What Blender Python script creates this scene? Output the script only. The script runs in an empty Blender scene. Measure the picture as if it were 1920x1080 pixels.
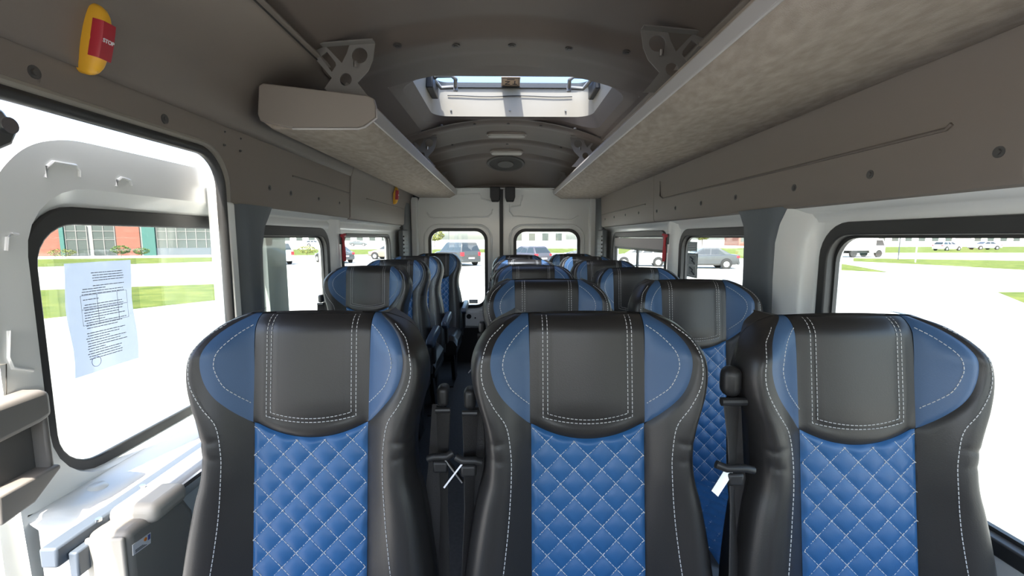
import bpy, bmesh, math, random
from mathutils import Vector, Matrix
random.seed(7)
R = math.radians
C = bpy.context.scene.collection
SC = bpy.context.scene

# ------------------------------------------------------------------ camera
CAM_H, FPX = 1.30, 836.0
PIT = math.atan(95 / FPX)
YAW = math.atan(15 * math.cos(PIT) / FPX)
cam = bpy.data.cameras.new('camera')
cam.sensor_width = 36
cam.lens = 36 * FPX / 1920
cam.clip_start, cam.clip_end = 0.02, 2000
camo = bpy.data.objects.new('camera', cam)
C.objects.link(camo)
camo.location = (0, 0, CAM_H)
camo.rotation_euler = (R(90) - PIT, 0, -YAW)
SC.camera = camo

# ------------------------------------------------------------------ light and exposure
SC.view_settings.view_transform = 'Standard'
SC.view_settings.look = 'None'
SC.view_settings.gamma = 1
SC.view_settings.use_curve_mapping = False
SC.view_settings.exposure = 1.65
SUN_DIR = Vector((0.12, 0.53, -0.83)).normalized()       # the way the sunlight travels
w = bpy.data.worlds.new('sky')
SC.world = w
w.use_nodes = True
nt = w.node_tree
sky = nt.nodes.new('ShaderNodeTexSky')
sky.sky_type = 'NISHITA'
sky.sun_disc = False
sky.sun_elevation = math.asin(-SUN_DIR.z)
sky.sun_rotation = math.atan2(-SUN_DIR.x, -SUN_DIR.y)
sky.air_density, sky.dust_density = 1.0, 2.5
nt.nodes['Background'].inputs[1].default_value = 0.30
nt.links.new(sky.outputs[0], nt.nodes['Background'].inputs[0])
sun = bpy.data.lights.new('sun', 'SUN')
sun.energy = 5.5
sun.angle = R(0.6)
sun.color = (1, 0.93, 0.82)
suno = bpy.data.objects.new('sun', sun)
C.objects.link(suno)
suno.rotation_euler = SUN_DIR.to_track_quat('-Z', 'Y').to_euler()
suno.location = (0, -5, 8)
SC.cycles.max_bounces = 12
SC.cycles.diffuse_bounces = 7
SC.cycles.transparent_max_bounces = 24
SC.cycles.sample_clamp_indirect = 6


# ------------------------------------------------------------------ pixel -> point helpers (used to read sizes off the photograph)
_f = Vector((math.sin(YAW) * math.cos(PIT), math.cos(YAW) * math.cos(PIT), -math.sin(PIT)))
_r = Vector((math.cos(YAW), -math.sin(YAW), 0))
_u = _r.cross(_f)


def ray(px, py): return _f + _r * ((px - 960) / FPX) + _u * ((540 - py) / FPX)
def atY(px, py, Y): d = ray(px, py); return Vector((0, 0, CAM_H)) + d * (Y / d.y)
def atX(px, py, X): d = ray(px, py); return Vector((0, 0, CAM_H)) + d * (X / d.x)
def atZ(px, py, Z): d = ray(px, py); return Vector((0, 0, CAM_H)) + d * ((Z - CAM_H) / d.z)


# ------------------------------------------------------------------ materials
MATS = {}


def mat(name, col, rough=0.5, metal=0.0, coat=0.0, spec=0.5, bump=None, vary=None, emit=None):
    if name in MATS: return MATS[name]
    m = bpy.data.materials.new(name)
    m.use_nodes = True
    n, l = m.node_tree.nodes, m.node_tree.links
    b = n['Principled BSDF']
    b.inputs['Base Color'].default_value = (*col, 1)
    b.inputs['Roughness'].default_value = rough
    b.inputs['Metallic'].default_value = metal
    b.inputs['Coat Weight'].default_value = coat
    b.inputs['Coat Roughness'].default_value = 0.08
    b.inputs['Specular IOR Level'].default_value = spec
    tc = n.new('ShaderNodeTexCoord')
    if vary:
        sc, col2, det, stretch = vary
        mp = n.new('ShaderNodeMapping'); mp.inputs['Scale'].default_value = stretch
        l.new(tc.outputs['Object'], mp.inputs[0])
        t = n.new('ShaderNodeTexNoise'); t.inputs['Scale'].default_value = sc; t.inputs['Detail'].default_value = det
        l.new(mp.outputs[0], t.inputs['Vector'])
        rp = n.new('ShaderNodeValToRGB')
        rp.color_ramp.elements[0].position = .35; rp.color_ramp.elements[0].color = (*col, 1)
        rp.color_ramp.elements[1].position = .68; rp.color_ramp.elements[1].color = (*col2, 1)
        l.new(t.outputs[0], rp.inputs[0]); l.new(rp.outputs[0], b.inputs['Base Color'])
    if bump:
        sc, st = bump
        t = n.new('ShaderNodeTexNoise'); t.inputs['Scale'].default_value = sc; t.inputs['Detail'].default_value = 4
        l.new(tc.outputs['Object'], t.inputs['Vector'])
        bp = n.new('ShaderNodeBump'); bp.inputs['Strength'].default_value = st; bp.inputs['Distance'].default_value = .002
        l.new(t.outputs[0], bp.inputs['Height']); l.new(bp.outputs[0], b.inputs['Normal'])
    MATS[name] = m
    return m


def glass(name, tint=(1, 1, 1), gloss=0.06):
    m = bpy.data.materials.new(name)
    m.use_nodes = True
    n, l = m.node_tree.nodes, m.node_tree.links
    n.remove(n['Principled BSDF'])
    t = n.new('ShaderNodeBsdfTransparent'); t.inputs[0].default_value = (*tint, 1)
    g = n.new('ShaderNodeBsdfGlossy'); g.inputs['Roughness'].default_value = .02
    mx = n.new('ShaderNodeMixShader'); mx.inputs[0].default_value = gloss
    l.new(t.outputs[0], mx.inputs[1]); l.new(g.outputs[0], mx.inputs[2])
    l.new(mx.outputs[0], n['Material Output'].inputs[0])
    MATS[name] = m
    return m


M_head = mat('headliner plastic', (.127, .103, .087), .55, bump=(900, .15))
M_trim = mat('grey trim plastic', (.200, .168, .144), .55, bump=(900, .2))
M_groove = mat('dark seam', (.03, .028, .026), .8)
M_white = mat('white body paint', (.82, .83, .81), .28, coat=.4)
M_pillar = mat('blue grey pillar plastic', (.10, .115, .13), .5, bump=(700, .15))
M_dpillar = mat('dark grey pillar plastic', (.07, .078, .085), .5)
M_rubber = mat('black rubber seal', (.035, .035, .035), .45)
M_fabric = mat('grey carpet cloth', (.290, .247, .210), .95, spec=.1, bump=(350, .6), vary=(42, (.375, .325, .277), 9, (1, .45, 1)))
M_cap = mat('rack end cap plastic', (.245, .212, .186), .45)
M_strip = mat('pale aluminium strip', (.40, .38, .37), .4, metal=.2)
M_leather = mat('black leather', (.0215, .0200, .0198), .38, spec=.5, bump=(420, .10))
M_wing = mat('steel blue leather', (.045, .100, .205), .42, bump=(420, .10))
M_quilt = mat('bright blue leather', (.021, .105, .270), .42, bump=(420, .10))
M_thread = mat('white thread', (.62, .62, .62), .7)
M_black = mat('black plastic', (.018, .018, .019), .45)
M_navy = mat('dark blue grey plastic', (.035, .05, .08), .4)
M_strap = mat('charcoal webbing', (.032, .030, .030), .6, bump=(600, .4))
M_chrome = mat('chrome', (.8, .8, .8), .15, metal=1)
M_floor = mat('dark grey floor covering', (.030, .032, .034), .6, bump=(300, .3), vary=(60, (.045, .047, .05), 4, (1, 1, 1)))
M_yellow = mat('yellow plastic', (.80, .42, .03), .4)
M_red = mat('red plastic', (.42, .02, .035), .4)
M_lens = mat('clear lamp lens', (.50, .48, .44), .25)
M_housing_sun = mat('sunlit housing plastic', (.46, .43, .37), .5)  # housing plastic with the sun painted in as a paler tone
M_drive = mat('brown grey plastic', (.25, .235, .21), .5)
M_rail = mat('slate blue rail', (.10, .125, .16), .5)
M_handle = mat('warm grey handle plastic', (.22, .205, .19), .5)
M_paper = mat('paper', (.66, .68, .72), .85, vary=(16, (.74, .76, .79), 3, (1, 1, 1)))
_n, _l = M_paper.node_tree.nodes, M_paper.node_tree.links
_t = _n.new('ShaderNodeBsdfTranslucent'); _t.inputs[0].default_value = (.62, .66, .74, 1)
_m = _n.new('ShaderNodeMixShader'); _m.inputs[0].default_value = .5
_l.new(_n['Principled BSDF'].outputs[0], _m.inputs[1]); _l.new(_t.outputs[0], _m.inputs[2]); _l.new(_m.outputs[0], _n['Material Output'].inputs[0])
M_ink = mat('black ink', (.10, .10, .12), .8)
M_label = mat('white label', (.75, .75, .76), .5)
M_orange = mat('orange print', (.8, .25, .04), .6)
M_bluep = mat('blue print', (.10, .12, .35), .6)
M_tan = mat('tan label', (.62, .45, .30), .6)
M_steel = mat('painted steel bracket', (.17, .16, .15), .45)
M_hatchw = mat('cream hatch moulding', (.30, .262, .205), .5)
M_greysticker = mat('grey sticker', (.22, .23, .23), .6)
_n, _l = M_greysticker.node_tree.nodes, M_greysticker.node_tree.links
_t = _n.new('ShaderNodeBsdfTranslucent'); _t.inputs[0].default_value = (.30, .31, .30, 1)
_m = _n.new('ShaderNodeMixShader'); _m.inputs[0].default_value = .5
_l.new(_n['Principled BSDF'].outputs[0], _m.inputs[1]); _l.new(_t.outputs[0], _m.inputs[2]); _l.new(_m.outputs[0], _n['Material Output'].inputs[0])
G_win = glass('window glass', (.93, .96, .94), .05)
G_hatch = glass('smoked hatch glass', (.74, .79, .86), .06)


# ------------------------------------------------------------------ mesh helpers
class MB:
    def __init__(s): s.v = []; s.f = []

    def add(s, v, f):
        o = len(s.v); s.v += [tuple(p) for p in v]; s.f += [tuple(i + o for i in q) for q in f]; return s

    def box(s, x0, x1, y0, y1, z0, z1, m=None):
        v = [Vector(p) for p in ((x0, y0, z0), (x1, y0, z0), (x1, y1, z0), (x0, y1, z0), (x0, y0, z1), (x1, y0, z1), (x1, y1, z1), (x0, y1, z1))]
        if m: v = [m @ p for p in v]
        return s.add(v, [(0, 3, 2, 1), (4, 5, 6, 7), (0, 1, 5, 4), (1, 2, 6, 5), (2, 3, 7, 6), (3, 0, 4, 7)])

    def tube(s, pts, r, n=8, closed=False, flat=1.0, up=None):
        pts = [Vector(p) for p in pts]; k = len(pts); base = len(s.v)
        for i, p in enumerate(pts):
            a = pts[(i - 1) % k] if (i or closed) else p
            b = pts[(i + 1) % k] if (i < k - 1 or closed) else p
            t = (b - a).normalized()
            ref = Vector(up) if up else (Vector((0, 0, 1)) if abs(t.z) < .9 else Vector((0, 1, 0)))
            e1 = t.cross(ref).normalized(); e2 = e1.cross(t).normalized()
            rr = r[i] if isinstance(r, (list, tuple)) else r
            for j in range(n):
                g = 2 * math.pi * j / n
                s.v.append(tuple(p + e1 * (math.cos(g) * rr) + e2 * (math.sin(g) * rr * flat)))
        for i in range(k if closed else k - 1):
            for j in range(n):
                a, b = base + i * n, base + ((i + 1) % k) * n
                s.f.append((a + j, a + (j + 1) % n, b + (j + 1) % n, b + j))
        if not closed:
            s.f.append(tuple(base + j for j in reversed(range(n))))
            s.f.append(tuple(base + (k - 1) * n + j for j in range(n)))
        return s

    def cyl(s, c, axis, r, h, n=20, r2=None):
        c = Vector(c); a = Vector(axis).normalized()
        return s.tube([c - a * h / 2, c + a * h / 2], [r, r if r2 is None else r2], n)

    def ribbon(s, pts, wdir, width, th=.0012):
        """flat strap along pts; wdir = direction of its width (one or one per point)"""
        base = len(s.v); k = len(pts)
        for i, p in enumerate(pts):
            p = Vector(p); wd = Vector(wdir[i] if isinstance(wdir, list) else wdir).normalized()
            t = (Vector(pts[min(i + 1, k - 1)]) - Vector(pts[max(i - 1, 0)])).normalized()
            nn = t.cross(wd).normalized()
            ww = width[i] if isinstance(width, list) else width
            for a, b in ((-1, -1), (1, -1), (1, 1), (-1, 1)):
                s.v.append(tuple(p + wd * (a * ww / 2) + nn * (b * th)))
        for i in range(k - 1):
            a, b = base + 4 * i, base + 4 * i + 4
            for j in range(4): s.f.append((a + j, a + (j + 1) % 4, b + (j + 1) % 4, b + j))
        s.f.append((base, base + 3, base + 2, base + 1)); e = base + 4 * (k - 1); s.f.append((e, e + 1, e + 2, e + 3))
        return s

    def grid(s, rows, flip=False):
        base = len(s.v); n = len(rows[0])
        for r_ in rows: s.v += [tuple(p) for p in r_]
        for i in range(len(rows) - 1):
            for j in range(n - 1):
                a = base + i * n + j
                q = (a, a + 1, a + n + 1, a + n)
                s.f.append(q[::-1] if flip else q)
        return s

    def prism(s, poly, to3, off):
        """poly 2D -> to3 -> extruded by vector off"""
        a = [to3(*p) for p in poly]; b = [Vector(p) + Vector(off) for p in a]; n = len(poly); o = len(s.v)
        s.v += [tuple(p) for p in a] + [tuple(p) for p in b]
        s.f.append(tuple(o + i for i in range(n))); s.f.append(tuple(o + n + i for i in reversed(range(n))))
        for i in range(n): s.f.append((o + i, o + n + i, o + n + (i + 1) % n, o + (i + 1) % n))
        return s

    def ring(s, li, lo, to3, off):
        """flat ring between two loops of equal length, thickness vector off"""
        n = len(li); o = len(s.v); off = Vector(off)
        for lp in (li, lo):
            for p in lp: s.v.append(tuple(Vector(to3(*p))))
        for lp in (li, lo):
            for p in lp: s.v.append(tuple(Vector(to3(*p)) + off))
        for i in range(n):
            j = (i + 1) % n
            s.f += [(o + i, o + j, o + n + j, o + n + i), (o + 2 * n + i, o + 3 * n + i, o + 3 * n + j, o + 2 * n + j),
                    (o + i, o + 2 * n + i, o + 2 * n + j, o + j), (o + n + i, o + n + j, o + 3 * n + j, o + 3 * n + i)]
        return s

    def plate(s, outer, holes, to3, off):
        bm = bmesh.new(); es = []
        for lp in [outer] + holes:
            vs = [bm.verts.new(to3(*p)) for p in lp]
            es += [bm.edges.new((vs[i], vs[(i + 1) % len(vs)])) for i in range(len(vs))]
        bmesh.ops.triangle_fill(bm, use_beauty=True, edges=es)
        g = bmesh.ops.extrude_face_region(bm, geom=bm.faces[:])
        bmesh.ops.translate(bm, vec=Vector(off), verts=[e for e in g['geom'] if isinstance(e, bmesh.types.BMVert)])
        bm.verts.index_update()
        s.add([v.co[:] for v in bm.verts], [[v.index for v in f.verts] for f in bm.faces])
        bm.free()
        return s

    def build(s, name, m, parent=None, smooth=35, bevel=0, seg=2, **props):
        me = bpy.data.meshes.new(name)
        me.from_pydata(s.v, [], s.f)
        bm = bmesh.new(); bm.from_mesh(me)
        bmesh.ops.recalc_face_normals(bm, faces=bm.faces[:]); bm.to_mesh(me); bm.free()
        me.materials.append(m)
        if smooth:
            me.shade_smooth(); me.set_sharp_from_angle(angle=R(smooth))
        o = bpy.data.objects.new(name, me); C.objects.link(o)
        if parent: o.parent = parent
        if bevel:
            b = o.modifiers.new('bevel', 'BEVEL'); b.width = bevel; b.segments = seg; b.limit_method = 'ANGLE'; b.angle_limit = R(40)
            b.harden_normals = False
        for k, v in props.items(): o[k] = v
        return o


def empty(name, loc=(0, 0, 0), rz=0, parent=None, **props):
    o = bpy.data.objects.new(name, None); C.objects.link(o)
    o.location = loc; o.rotation_euler = (0, 0, rz); o.empty_display_size = .1
    if parent: o.parent = parent
    for k, v in props.items(): o[k] = v
    return o


def kids(o): return [c for c in bpy.data.objects if c.parent == o]


def copy_tree(o, parent=None):
    c = o.copy(); C.objects.link(c)
    if parent: c.parent = parent
    for ch in kids(o): copy_tree(ch, c)
    return c


def rrect(a0, a1, b0, b1, r, n=7):
    p = []
    for cx, cy, s in ((a1 - r, b1 - r, 0), (a0 + r, b1 - r, 90), (a0 + r, b0 + r, 180), (a1 - r, b0 + r, 270)):
        for i in range(n + 1):
            g = R(s + 90 * i / n); p.append((cx + r * math.cos(g), cy + r * math.sin(g)))
    return p


def circle(cx, cy, r, n=20, ry=None):
    return [(cx + r * math.cos(2 * math.pi * i / n), cy + (ry or r) * math.sin(2 * math.pi * i / n)) for i in range(n)]


def lerp(tab, x):
    if x <= tab[0][0]: return tab[0][1]
    for (a, b), (c, d) in zip(tab, tab[1:]):
        if x <= c: return b + (d - b) * (x - a) / (c - a)
    return tab[-1][1]


def crom(tab, x):
    """smooth (Catmull-Rom) interpolation of a table"""
    if x <= tab[0][0]: return tab[0][1]
    if x >= tab[-1][0]: return tab[-1][1]
    for i in range(len(tab) - 1):
        if tab[i][0] <= x <= tab[i + 1][0]:
            x0, y0 = tab[i]; x1, y1 = tab[i + 1]
            m0 = (y1 - tab[i - 1][1]) / (x1 - tab[i - 1][0]) if i else (y1 - y0) / (x1 - x0)
            m1 = (tab[i + 2][1] - y0) / (tab[i + 2][0] - x0) if i + 2 < len(tab) else (y1 - y0) / (x1 - x0)
            h = x1 - x0; t = (x - x0) / h
            return (2 * t**3 - 3 * t**2 + 1) * y0 + (t**3 - 2 * t**2 + t) * h * m0 + (-2 * t**3 + 3 * t**2) * y1 + (t**3 - t**2) * h * m1


def smooth01(x): x = max(0, min(1, x)); return x * x * (3 - 2 * x)


ST = dict(kind='structure')
GZ = -0.90                                     # outside ground level

# ------------------------------------------------------------------ setting: floor, walls, ceiling
MB().box(-.97, .97, -1.4, 4.6, -.06, 0).build('floor', M_floor, **ST)


def side(X): return lambda y, z: Vector((X, y, z))


WTOP, WBOT = 1.31, .70
RW = [(-1.25, -.25), (.02, 1.335), (1.56, 2.45), (2.70, 3.985)]
MB().plate([(-1.4, -.06), (4.62, -.06), (4.62, 1.46), (-1.4, 1.46)], [rrect(a, b, WBOT, WTOP, .075) for a, b in RW], side(.985), (.04, 0, 0)).build('wall_right', M_white, smooth=25, **ST)
# roof skin above the side walls and the windscreen frame of the cab behind the camera
MB().plate([(-.99, .95), (.99, .95), (.99, 1.5), (.7, 2.2), (-.7, 2.2), (-.99, 1.5)], [rrect(-.86, .86, 1.0, 1.72, .1)],
           lambda x, z: Vector((x, -1.4, z)), (0, -.04, 0)).build('wall_front', M_white, smooth=25, **ST)
MB().box(-.99, .99, -1.44, -1.4, 0, .95).build('wall_front', M_black, **ST)


def window(n, a, b, z0, z1, X, r, sgn, seal_top=.034, seal=.03, pane_mat=None, front=.012):
    """rubber seal ring round an opening in a side wall and the pane in it; sgn +1 right wall"""
    li = rrect(a + .004, b - .004, z0 + .004, z1 - .004, r)
    lo = rrect(a - seal, b + seal, z0 - seal, z1 + seal_top, r + seal)
    w_ = MB().ring(li, lo, side(X + sgn * .030), (-sgn * (front + .030), 0, 0)).build(f'window_{n}', M_rubber, bevel=.004, **ST)
    li2 = rrect(a + .012, b - .012, z0 + .012, z1 - .012, r); lo2 = rrect(a - .001, b + .001, z0 - .001, z1 + .001, r)
    MB().ring(li2, lo2, side(X + sgn * .012), (sgn * .012, 0, 0)).build('inner_seal', M_rubber, w_)
    MB().plate(rrect(a, b, z0, z1, r), [], side(X + sgn * .026), (sgn * .004, 0, 0)).build('pane', pane_mat or G_win, w_)
    return w_


for i, (a, b) in enumerate(RW): window(i + 1, a, b, WBOT, WTOP, .985, .075, 1, seal=.03 if i < 3 else .022)

# left wall: cab part in front of the doorway, body side behind it
LW = [(1.74, 2.49), (2.74, 3.86)]
MB().plate([(-1.4, 0), (.18, 0), (.18, 1.62), (-1.4, 1.62)], [rrect(-1.25, -.1, .75, 1.36, .08)], side(-.96), (-.04, 0, 0)).build('wall_left', M_white, smooth=25, **ST)
MB().plate([(1.585, -.06), (4.62, -.06), (4.62, 1.47), (1.585, 1.47)], [rrect(a, b, WBOT, WTOP, .075) for a, b in LW], side(-.985), (-.04, 0, 0)).build('wall_left', M_white, smooth=25, **ST)
for i, (a, b) in enumerate(LW): window(i + 5, a, b, WBOT, WTOP, -.985, .075, -1, seal_top=.04 if i == 0 else .016, seal=.03 if i == 0 else .018)
window(7, -1.25, -.1, .75, 1.36, -.96, .08, -1)

# white pressed-metal header and reveal above the windows (sloping from trim edge to the glass plane)
def header(name, x_in, x_out, y0, y1, sgn, zt=1.405):
    prof = [(x_in, zt + .02), (x_in, zt - .004), (x_in + sgn * .012, zt - .016), (x_in + sgn * .022, zt - .028), (x_in + sgn * .03, zt - .032), (x_out - sgn * .004, zt - .05), (x_out, WTOP + .036), (x_out + sgn * .004, WTOP + .036), (x_out + sgn * .004, zt + .02)]
    MB().prism(prof, lambda x, z: Vector((x, y0, z)), (0, y1 - y0, 0)).build(name, M_white, smooth=60, **ST)


header('trim_1', .945, .983, .0, 4.3, 1)
header('trim_2', -.958, -.983, 1.60, 4.3, -1, 1.425)

# upper grey side panels. profile: (x, z) from the lower edge up to the roof joint
def upper_panel(name, xs, y0, y1, m=M_trim):
    mb = MB()
    rows = [[Vector((x, y, z)) for x, z in xs] for y in (y0, y0 + .004, y1 - .004, y1)]
    mb.grid(rows)
    o = mb.build(name, m, smooth=40, **ST)
    sd = o.modifiers.new('solid', 'SOLIDIFY'); sd.thickness = .012; sd.offset = 0
    return o


PR = [(.985, 1.400), (.955, 1.398), (.943, 1.402), (.937, 1.412), (.934, 1.55), (.930, 1.675), (.925, 1.70), (.90, 1.80), (.86, 1.865), (.78, 1.918), (.69, 1.946), (.66, 1.950)]
PL = [(-x if x < .95 else -x, z) for x, z in PR]
tr1 = upper_panel('trim_3', PR, -1.3, .796)
tr2 = upper_panel('trim_4', PR, .80, 2.787)
tr3 = upper_panel('trim_5', PR, 2.791, 4.60)
PL2 = [(-.985, 1.418), (-.967, 1.416), (-.957, 1.420), (-.952, 1.43), (-.947, 1.55), (-.938, 1.672), (-.930, 1.69), (-.90, 1.80), (-.86, 1.865), (-.78, 1.918), (-.69, 1.946), (-.66, 1.950)]
tl3 = upper_panel('trim_6', PL2, 2.80, 4.60)
# left front panel over the doorway, with the rounded lip at the corner of the opening
DT, DE = 1.60, 1.585             # lip of the doorway: height and rear edge


def lipx(z): return lerp([(1.4, -.953), (1.55, -.947), (1.675, -.938), (1.70, -.93)], z)


arc = [(DE - .13 + .13 * math.sin(R(a)), DT - .13 + .13 * math.cos(R(a))) for a in range(0, 91, 9)]
face = [(-1.3, 1.676), (-1.3, DT)] + arc + [(DE, 1.418), (2.796, 1.418), (2.796, 1.676)]
tl = MB().plate(face, [], lambda y, z: Vector((lipx(z), y, z)), (-.012, 0, 0)).build('trim_7', M_trim, smooth=30, **ST)
up = [p for p in PL2 if p[1] >= 1.672]
mb = MB(); mb.grid([[Vector((x, y, z)) for x, z in up] for y in (-1.3, .8, 1.6, 2.796)]); o = mb.build('trim_8', M_trim, smooth=50, **ST)
sd = o.modifiers.new('solid', 'SOLIDIFY'); sd.thickness = .010; sd.offset = 0
# rolled lip of the panel round the doorway
path = [(-1.3, DT - .004)] + [(y, z - .004) for y, z in arc] + [(DE, 1.418)]
MB().tube([Vector((lipx(z) - .008, y, z)) for y, z in path], .012, 10).build('rolled_edge', mat('pale trim edge', (.29, .265, .23), .5), tl)
# crease line along the panel
MB().tube([(-.939, -1.2, 1.682), (-.938, 1.80, 1.676)], .0022, 6).build('crease', M_groove, tl)


def clips(parent, pts, nrm, r=.011):
    for p in pts:
        m = MB().cyl(p, nrm, r, .006, 16).cyl(Vector(p) + Vector(nrm) * .003, nrm, r * .5, .006, 10)
        m.build('fixing_clip', mat('trim clip plastic', (.075, .072, .07), .5), parent)


nR, nL = (-1, 0, 0), (1, 0, 0)
clips(tr2, [(.932, atX(x, y, .932).y, atX(x, y, .932).z) for x, y in ((1875, 285), (1633, 327), (1490, 352), (1380, 370), (1315, 381), (1267, 390), (1232, 396))], nR)
clips(tr3, [(.932, atX(x, y, .932).y, atX(x, y, .932).z) for x, y in ((1198, 399), (1173, 403), (1152, 407), (1135, 411))], nR)
clips(tl, [(lipx(1.6) + .001, atX(x, y, -.945).y, atX(x, y, -.945).z) for x, y in ((60, 135), (306, 223))], nL, .013)
clips(tl, [(-.951, atX(x, y, -.95).y, atX(x, y, -.95).z) for x, y in ((505, 352), (545, 362), (597, 372), (636, 380), (667, 387))], nL)
clips(tl3, [(-.951, atX(x, y, -.95).y, atX(x, y, -.95).z) for x, y in ((697, 395), (721, 400), (741, 404), (757, 408))], nL)
# four small screw holes on the left panel
clips(tl, [(-.942, atX(x, y, -.942).y, atX(x, y, -.942).z) for x, y in ((420, 247), (450, 260), (420, 272), (450, 283))], nL, .004)


def bead(parent, pts, X, m=None):
    MB().tube([atX(x, y, X) for x, y in pts], .0045, 6).build('pressed_line', m or mat('trim groove shade', (.145, .123, .105), .6), parent)  # default colour is darkened to stand for the shade in a pressed groove


bead(tr2, [(1785, 232), (1775, 242), (1500, 310), (1243, 372), (1238, 368), (1238, 340)], .9265)
bead(tr3, [(1210, 383), (1128, 403)], .9265)
bead(tl, [(548, 330), (600, 345), (660, 364), (663, 360), (664, 326)], -.9445)
bead(tl3, [(687, 373), (768, 395)], -.9415)

# ceiling --------------------------------------------------------------
HX0, HX1, HY0, HY1 = -.54, .64, 2.18, 3.03         # roof hatch opening


def cz0(x, y):
    d = smooth01((y - 3.30) / 2.2) / smooth01(1.28 / 2.2)
    return 2.065 - .130 * (x / .67) ** 2 * (1 - .5 * min(1, d)) - .245 * d


def on_ceiling(px, py, fz=cz0):
    k, d = .2, ray(px, py)
    while k < 9:
        p = Vector((0, 0, CAM_H)) + d * k
        if p.z >= fz(p.x, p.y): break
        k += .004
    return p


RIBS = [on_ceiling(950, r_).y for r_ in (227, 262, 288)]
YB, YC = on_ceiling(950, 68).y, on_ceiling(950, 86).y


def ceil_z(x, y):
    z = cz0(x, y)
    z += .035 * (1 - smooth01((y - YB + .10) / .13))                     # higher field in front of the cross member
    z += .012 * smooth01((y - YC - .02) / .10) * (1 - smooth01((y - RIBS[0] + .06) / .05))
    for c in RIBS: z += .014 * math.exp(-((y - c) / .022) ** 2) - .007 * math.exp(-((y - c - .06) / .035) ** 2)
    return z


xs = sorted(set([round(-.69 + i * .03, 4) for i in range(47)] + [HX0, HX1]))
ys = [-1.4, -1.0, -.5, 0, .4, .8, 1.1]
ys = sorted(set(ys + [round(1.2 + .0125 * i, 4) for i in range(273)] + [HY0, HY1]))
vs, fs, ix = [], [], {}
for j, y in enumerate(ys):
    for i, x in enumerate(xs): ix[i, j] = len(vs); vs.append((x, y, ceil_z(x, y)))
for j in range(len(ys) - 1):
    for i in range(len(xs) - 1):
        cx, cy = (xs[i] + xs[i + 1]) / 2, (ys[j] + ys[j + 1]) / 2
        if HX0 < cx < HX1 and HY0 < cy < HY1: continue
        fs.append((ix[i, j], ix[i, j + 1], ix[i + 1, j + 1], ix[i + 1, j]))
m = MB(); m.v = vs; m.f = fs
ceiling = m.build('ceiling', M_head, smooth=60, **ST)
# outer roof skin so that no daylight leaks past the lining
for pts_, y0_, y1_ in (([(-.955, 1.63), (-.965, 1.72), (-.80, 2.06), (-.46, 2.20)], -1.44, 1.60), ([(-1.0, 1.44), (-.985, 1.72), (-.80, 2.06), (-.46, 2.20)], 1.60, 4.66), ([(.60, 2.20), (.82, 2.06), (.985, 1.72), (1.0, 1.44)], -1.44, 4.66)):
    MB().grid([[Vector((x, y, z)) for x, z in pts_] for y in (y0_, y1_)]).build('roof', M_white, **ST)
MB().box(-.47, .61, -1.44, HY0 - .02, 2.20, 2.21).box(-.47, .61, HY1 + .03, 4.66, 2.20, 2.21).build('roof', M_white, **ST)
MB().tube([(-.672, -1.3, 1.936), (-.672, 4.0, 1.936)], .003, 6).build('ceiling_seam', M_groove, ceiling)


def ceil_pts(pix): return [on_ceiling(x, y, ceil_z) for x, y in pix]


for p in ceil_pts([(745, 85), (855, 85), (960, 84), (1067, 90), (1175, 97)]):
    m = MB().cyl(p, (0, 0, 1), .016, .008, 18); m.cyl(p - Vector((0, 0, .004)), (0, 0, 1), .009, .006, 12)
    m.build('fixing_clip', mat('headliner clip', (.055, .05, .046), .5), ceiling)
for p in ceil_pts([(828, 235), (890, 233), (953, 232), (1014, 236), (1078, 241), (848, 272), (951, 270), (1052, 277)]):
    MB().cyl(p, (0, 0, 1), .010, .008, 14).build('fixing_clip', MATS['headliner clip'], ceiling)

# roof hatch -----------------------------------------------------------
HCX, HCY, HCZ = .05, 2.60, 2.065
hc = empty('roof_hatch', (HCX, HCY, HCZ), label='roof hatch with clear glass and cream moulding in the grey ceiling', category='roof hatch')


def hz(dz): return lambda x, y: Vector((x - HCX, y - HCY, dz))


def ringwall(li, z0, lo, z1):
    n = len(li); m = MB()
    m.v = [(x - HCX, y - HCY, z0 if not callable(z0) else z0(x)) for x, y in li] + [(x - HCX, y - HCY, z1 if not callable(z1) else z1(x)) for x, y in lo]
    m.f = [(i, (i + 1) % n, n + (i + 1) % n, n + i) for i in range(n)]
    return m


def dens(lp, st=.05):
    out = []
    for (a, b), (c, d) in zip(lp, lp[1:] + lp[:1]):
        n = max(1, int(math.hypot(c - a, d - b) / st + .5))
        out += [(a + (c - a) * i / n, b + (d - b) * i / n) for i in range(n)]
    return out


def same(lp, n=120):
    """resample a closed loop to n points spaced evenly along it"""
    L_ = [0]
    for a, b in zip(lp, lp[1:] + lp[:1]): L_.append(L_[-1] + math.hypot(b[0] - a[0], b[1] - a[1]))
    q = lp + lp[:1]; out = []
    for k in range(n):
        t = L_[-1] * k / n
        i = max(j for j in range(len(L_) - 1) if L_[j] <= t + 1e-9)
        u = (t - L_[i]) / max(1e-9, L_[i + 1] - L_[i]); out.append((q[i][0] + (q[i + 1][0] - q[i][0]) * u, q[i][1] + (q[i + 1][1] - q[i][1]) * u))
    return out


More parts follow.
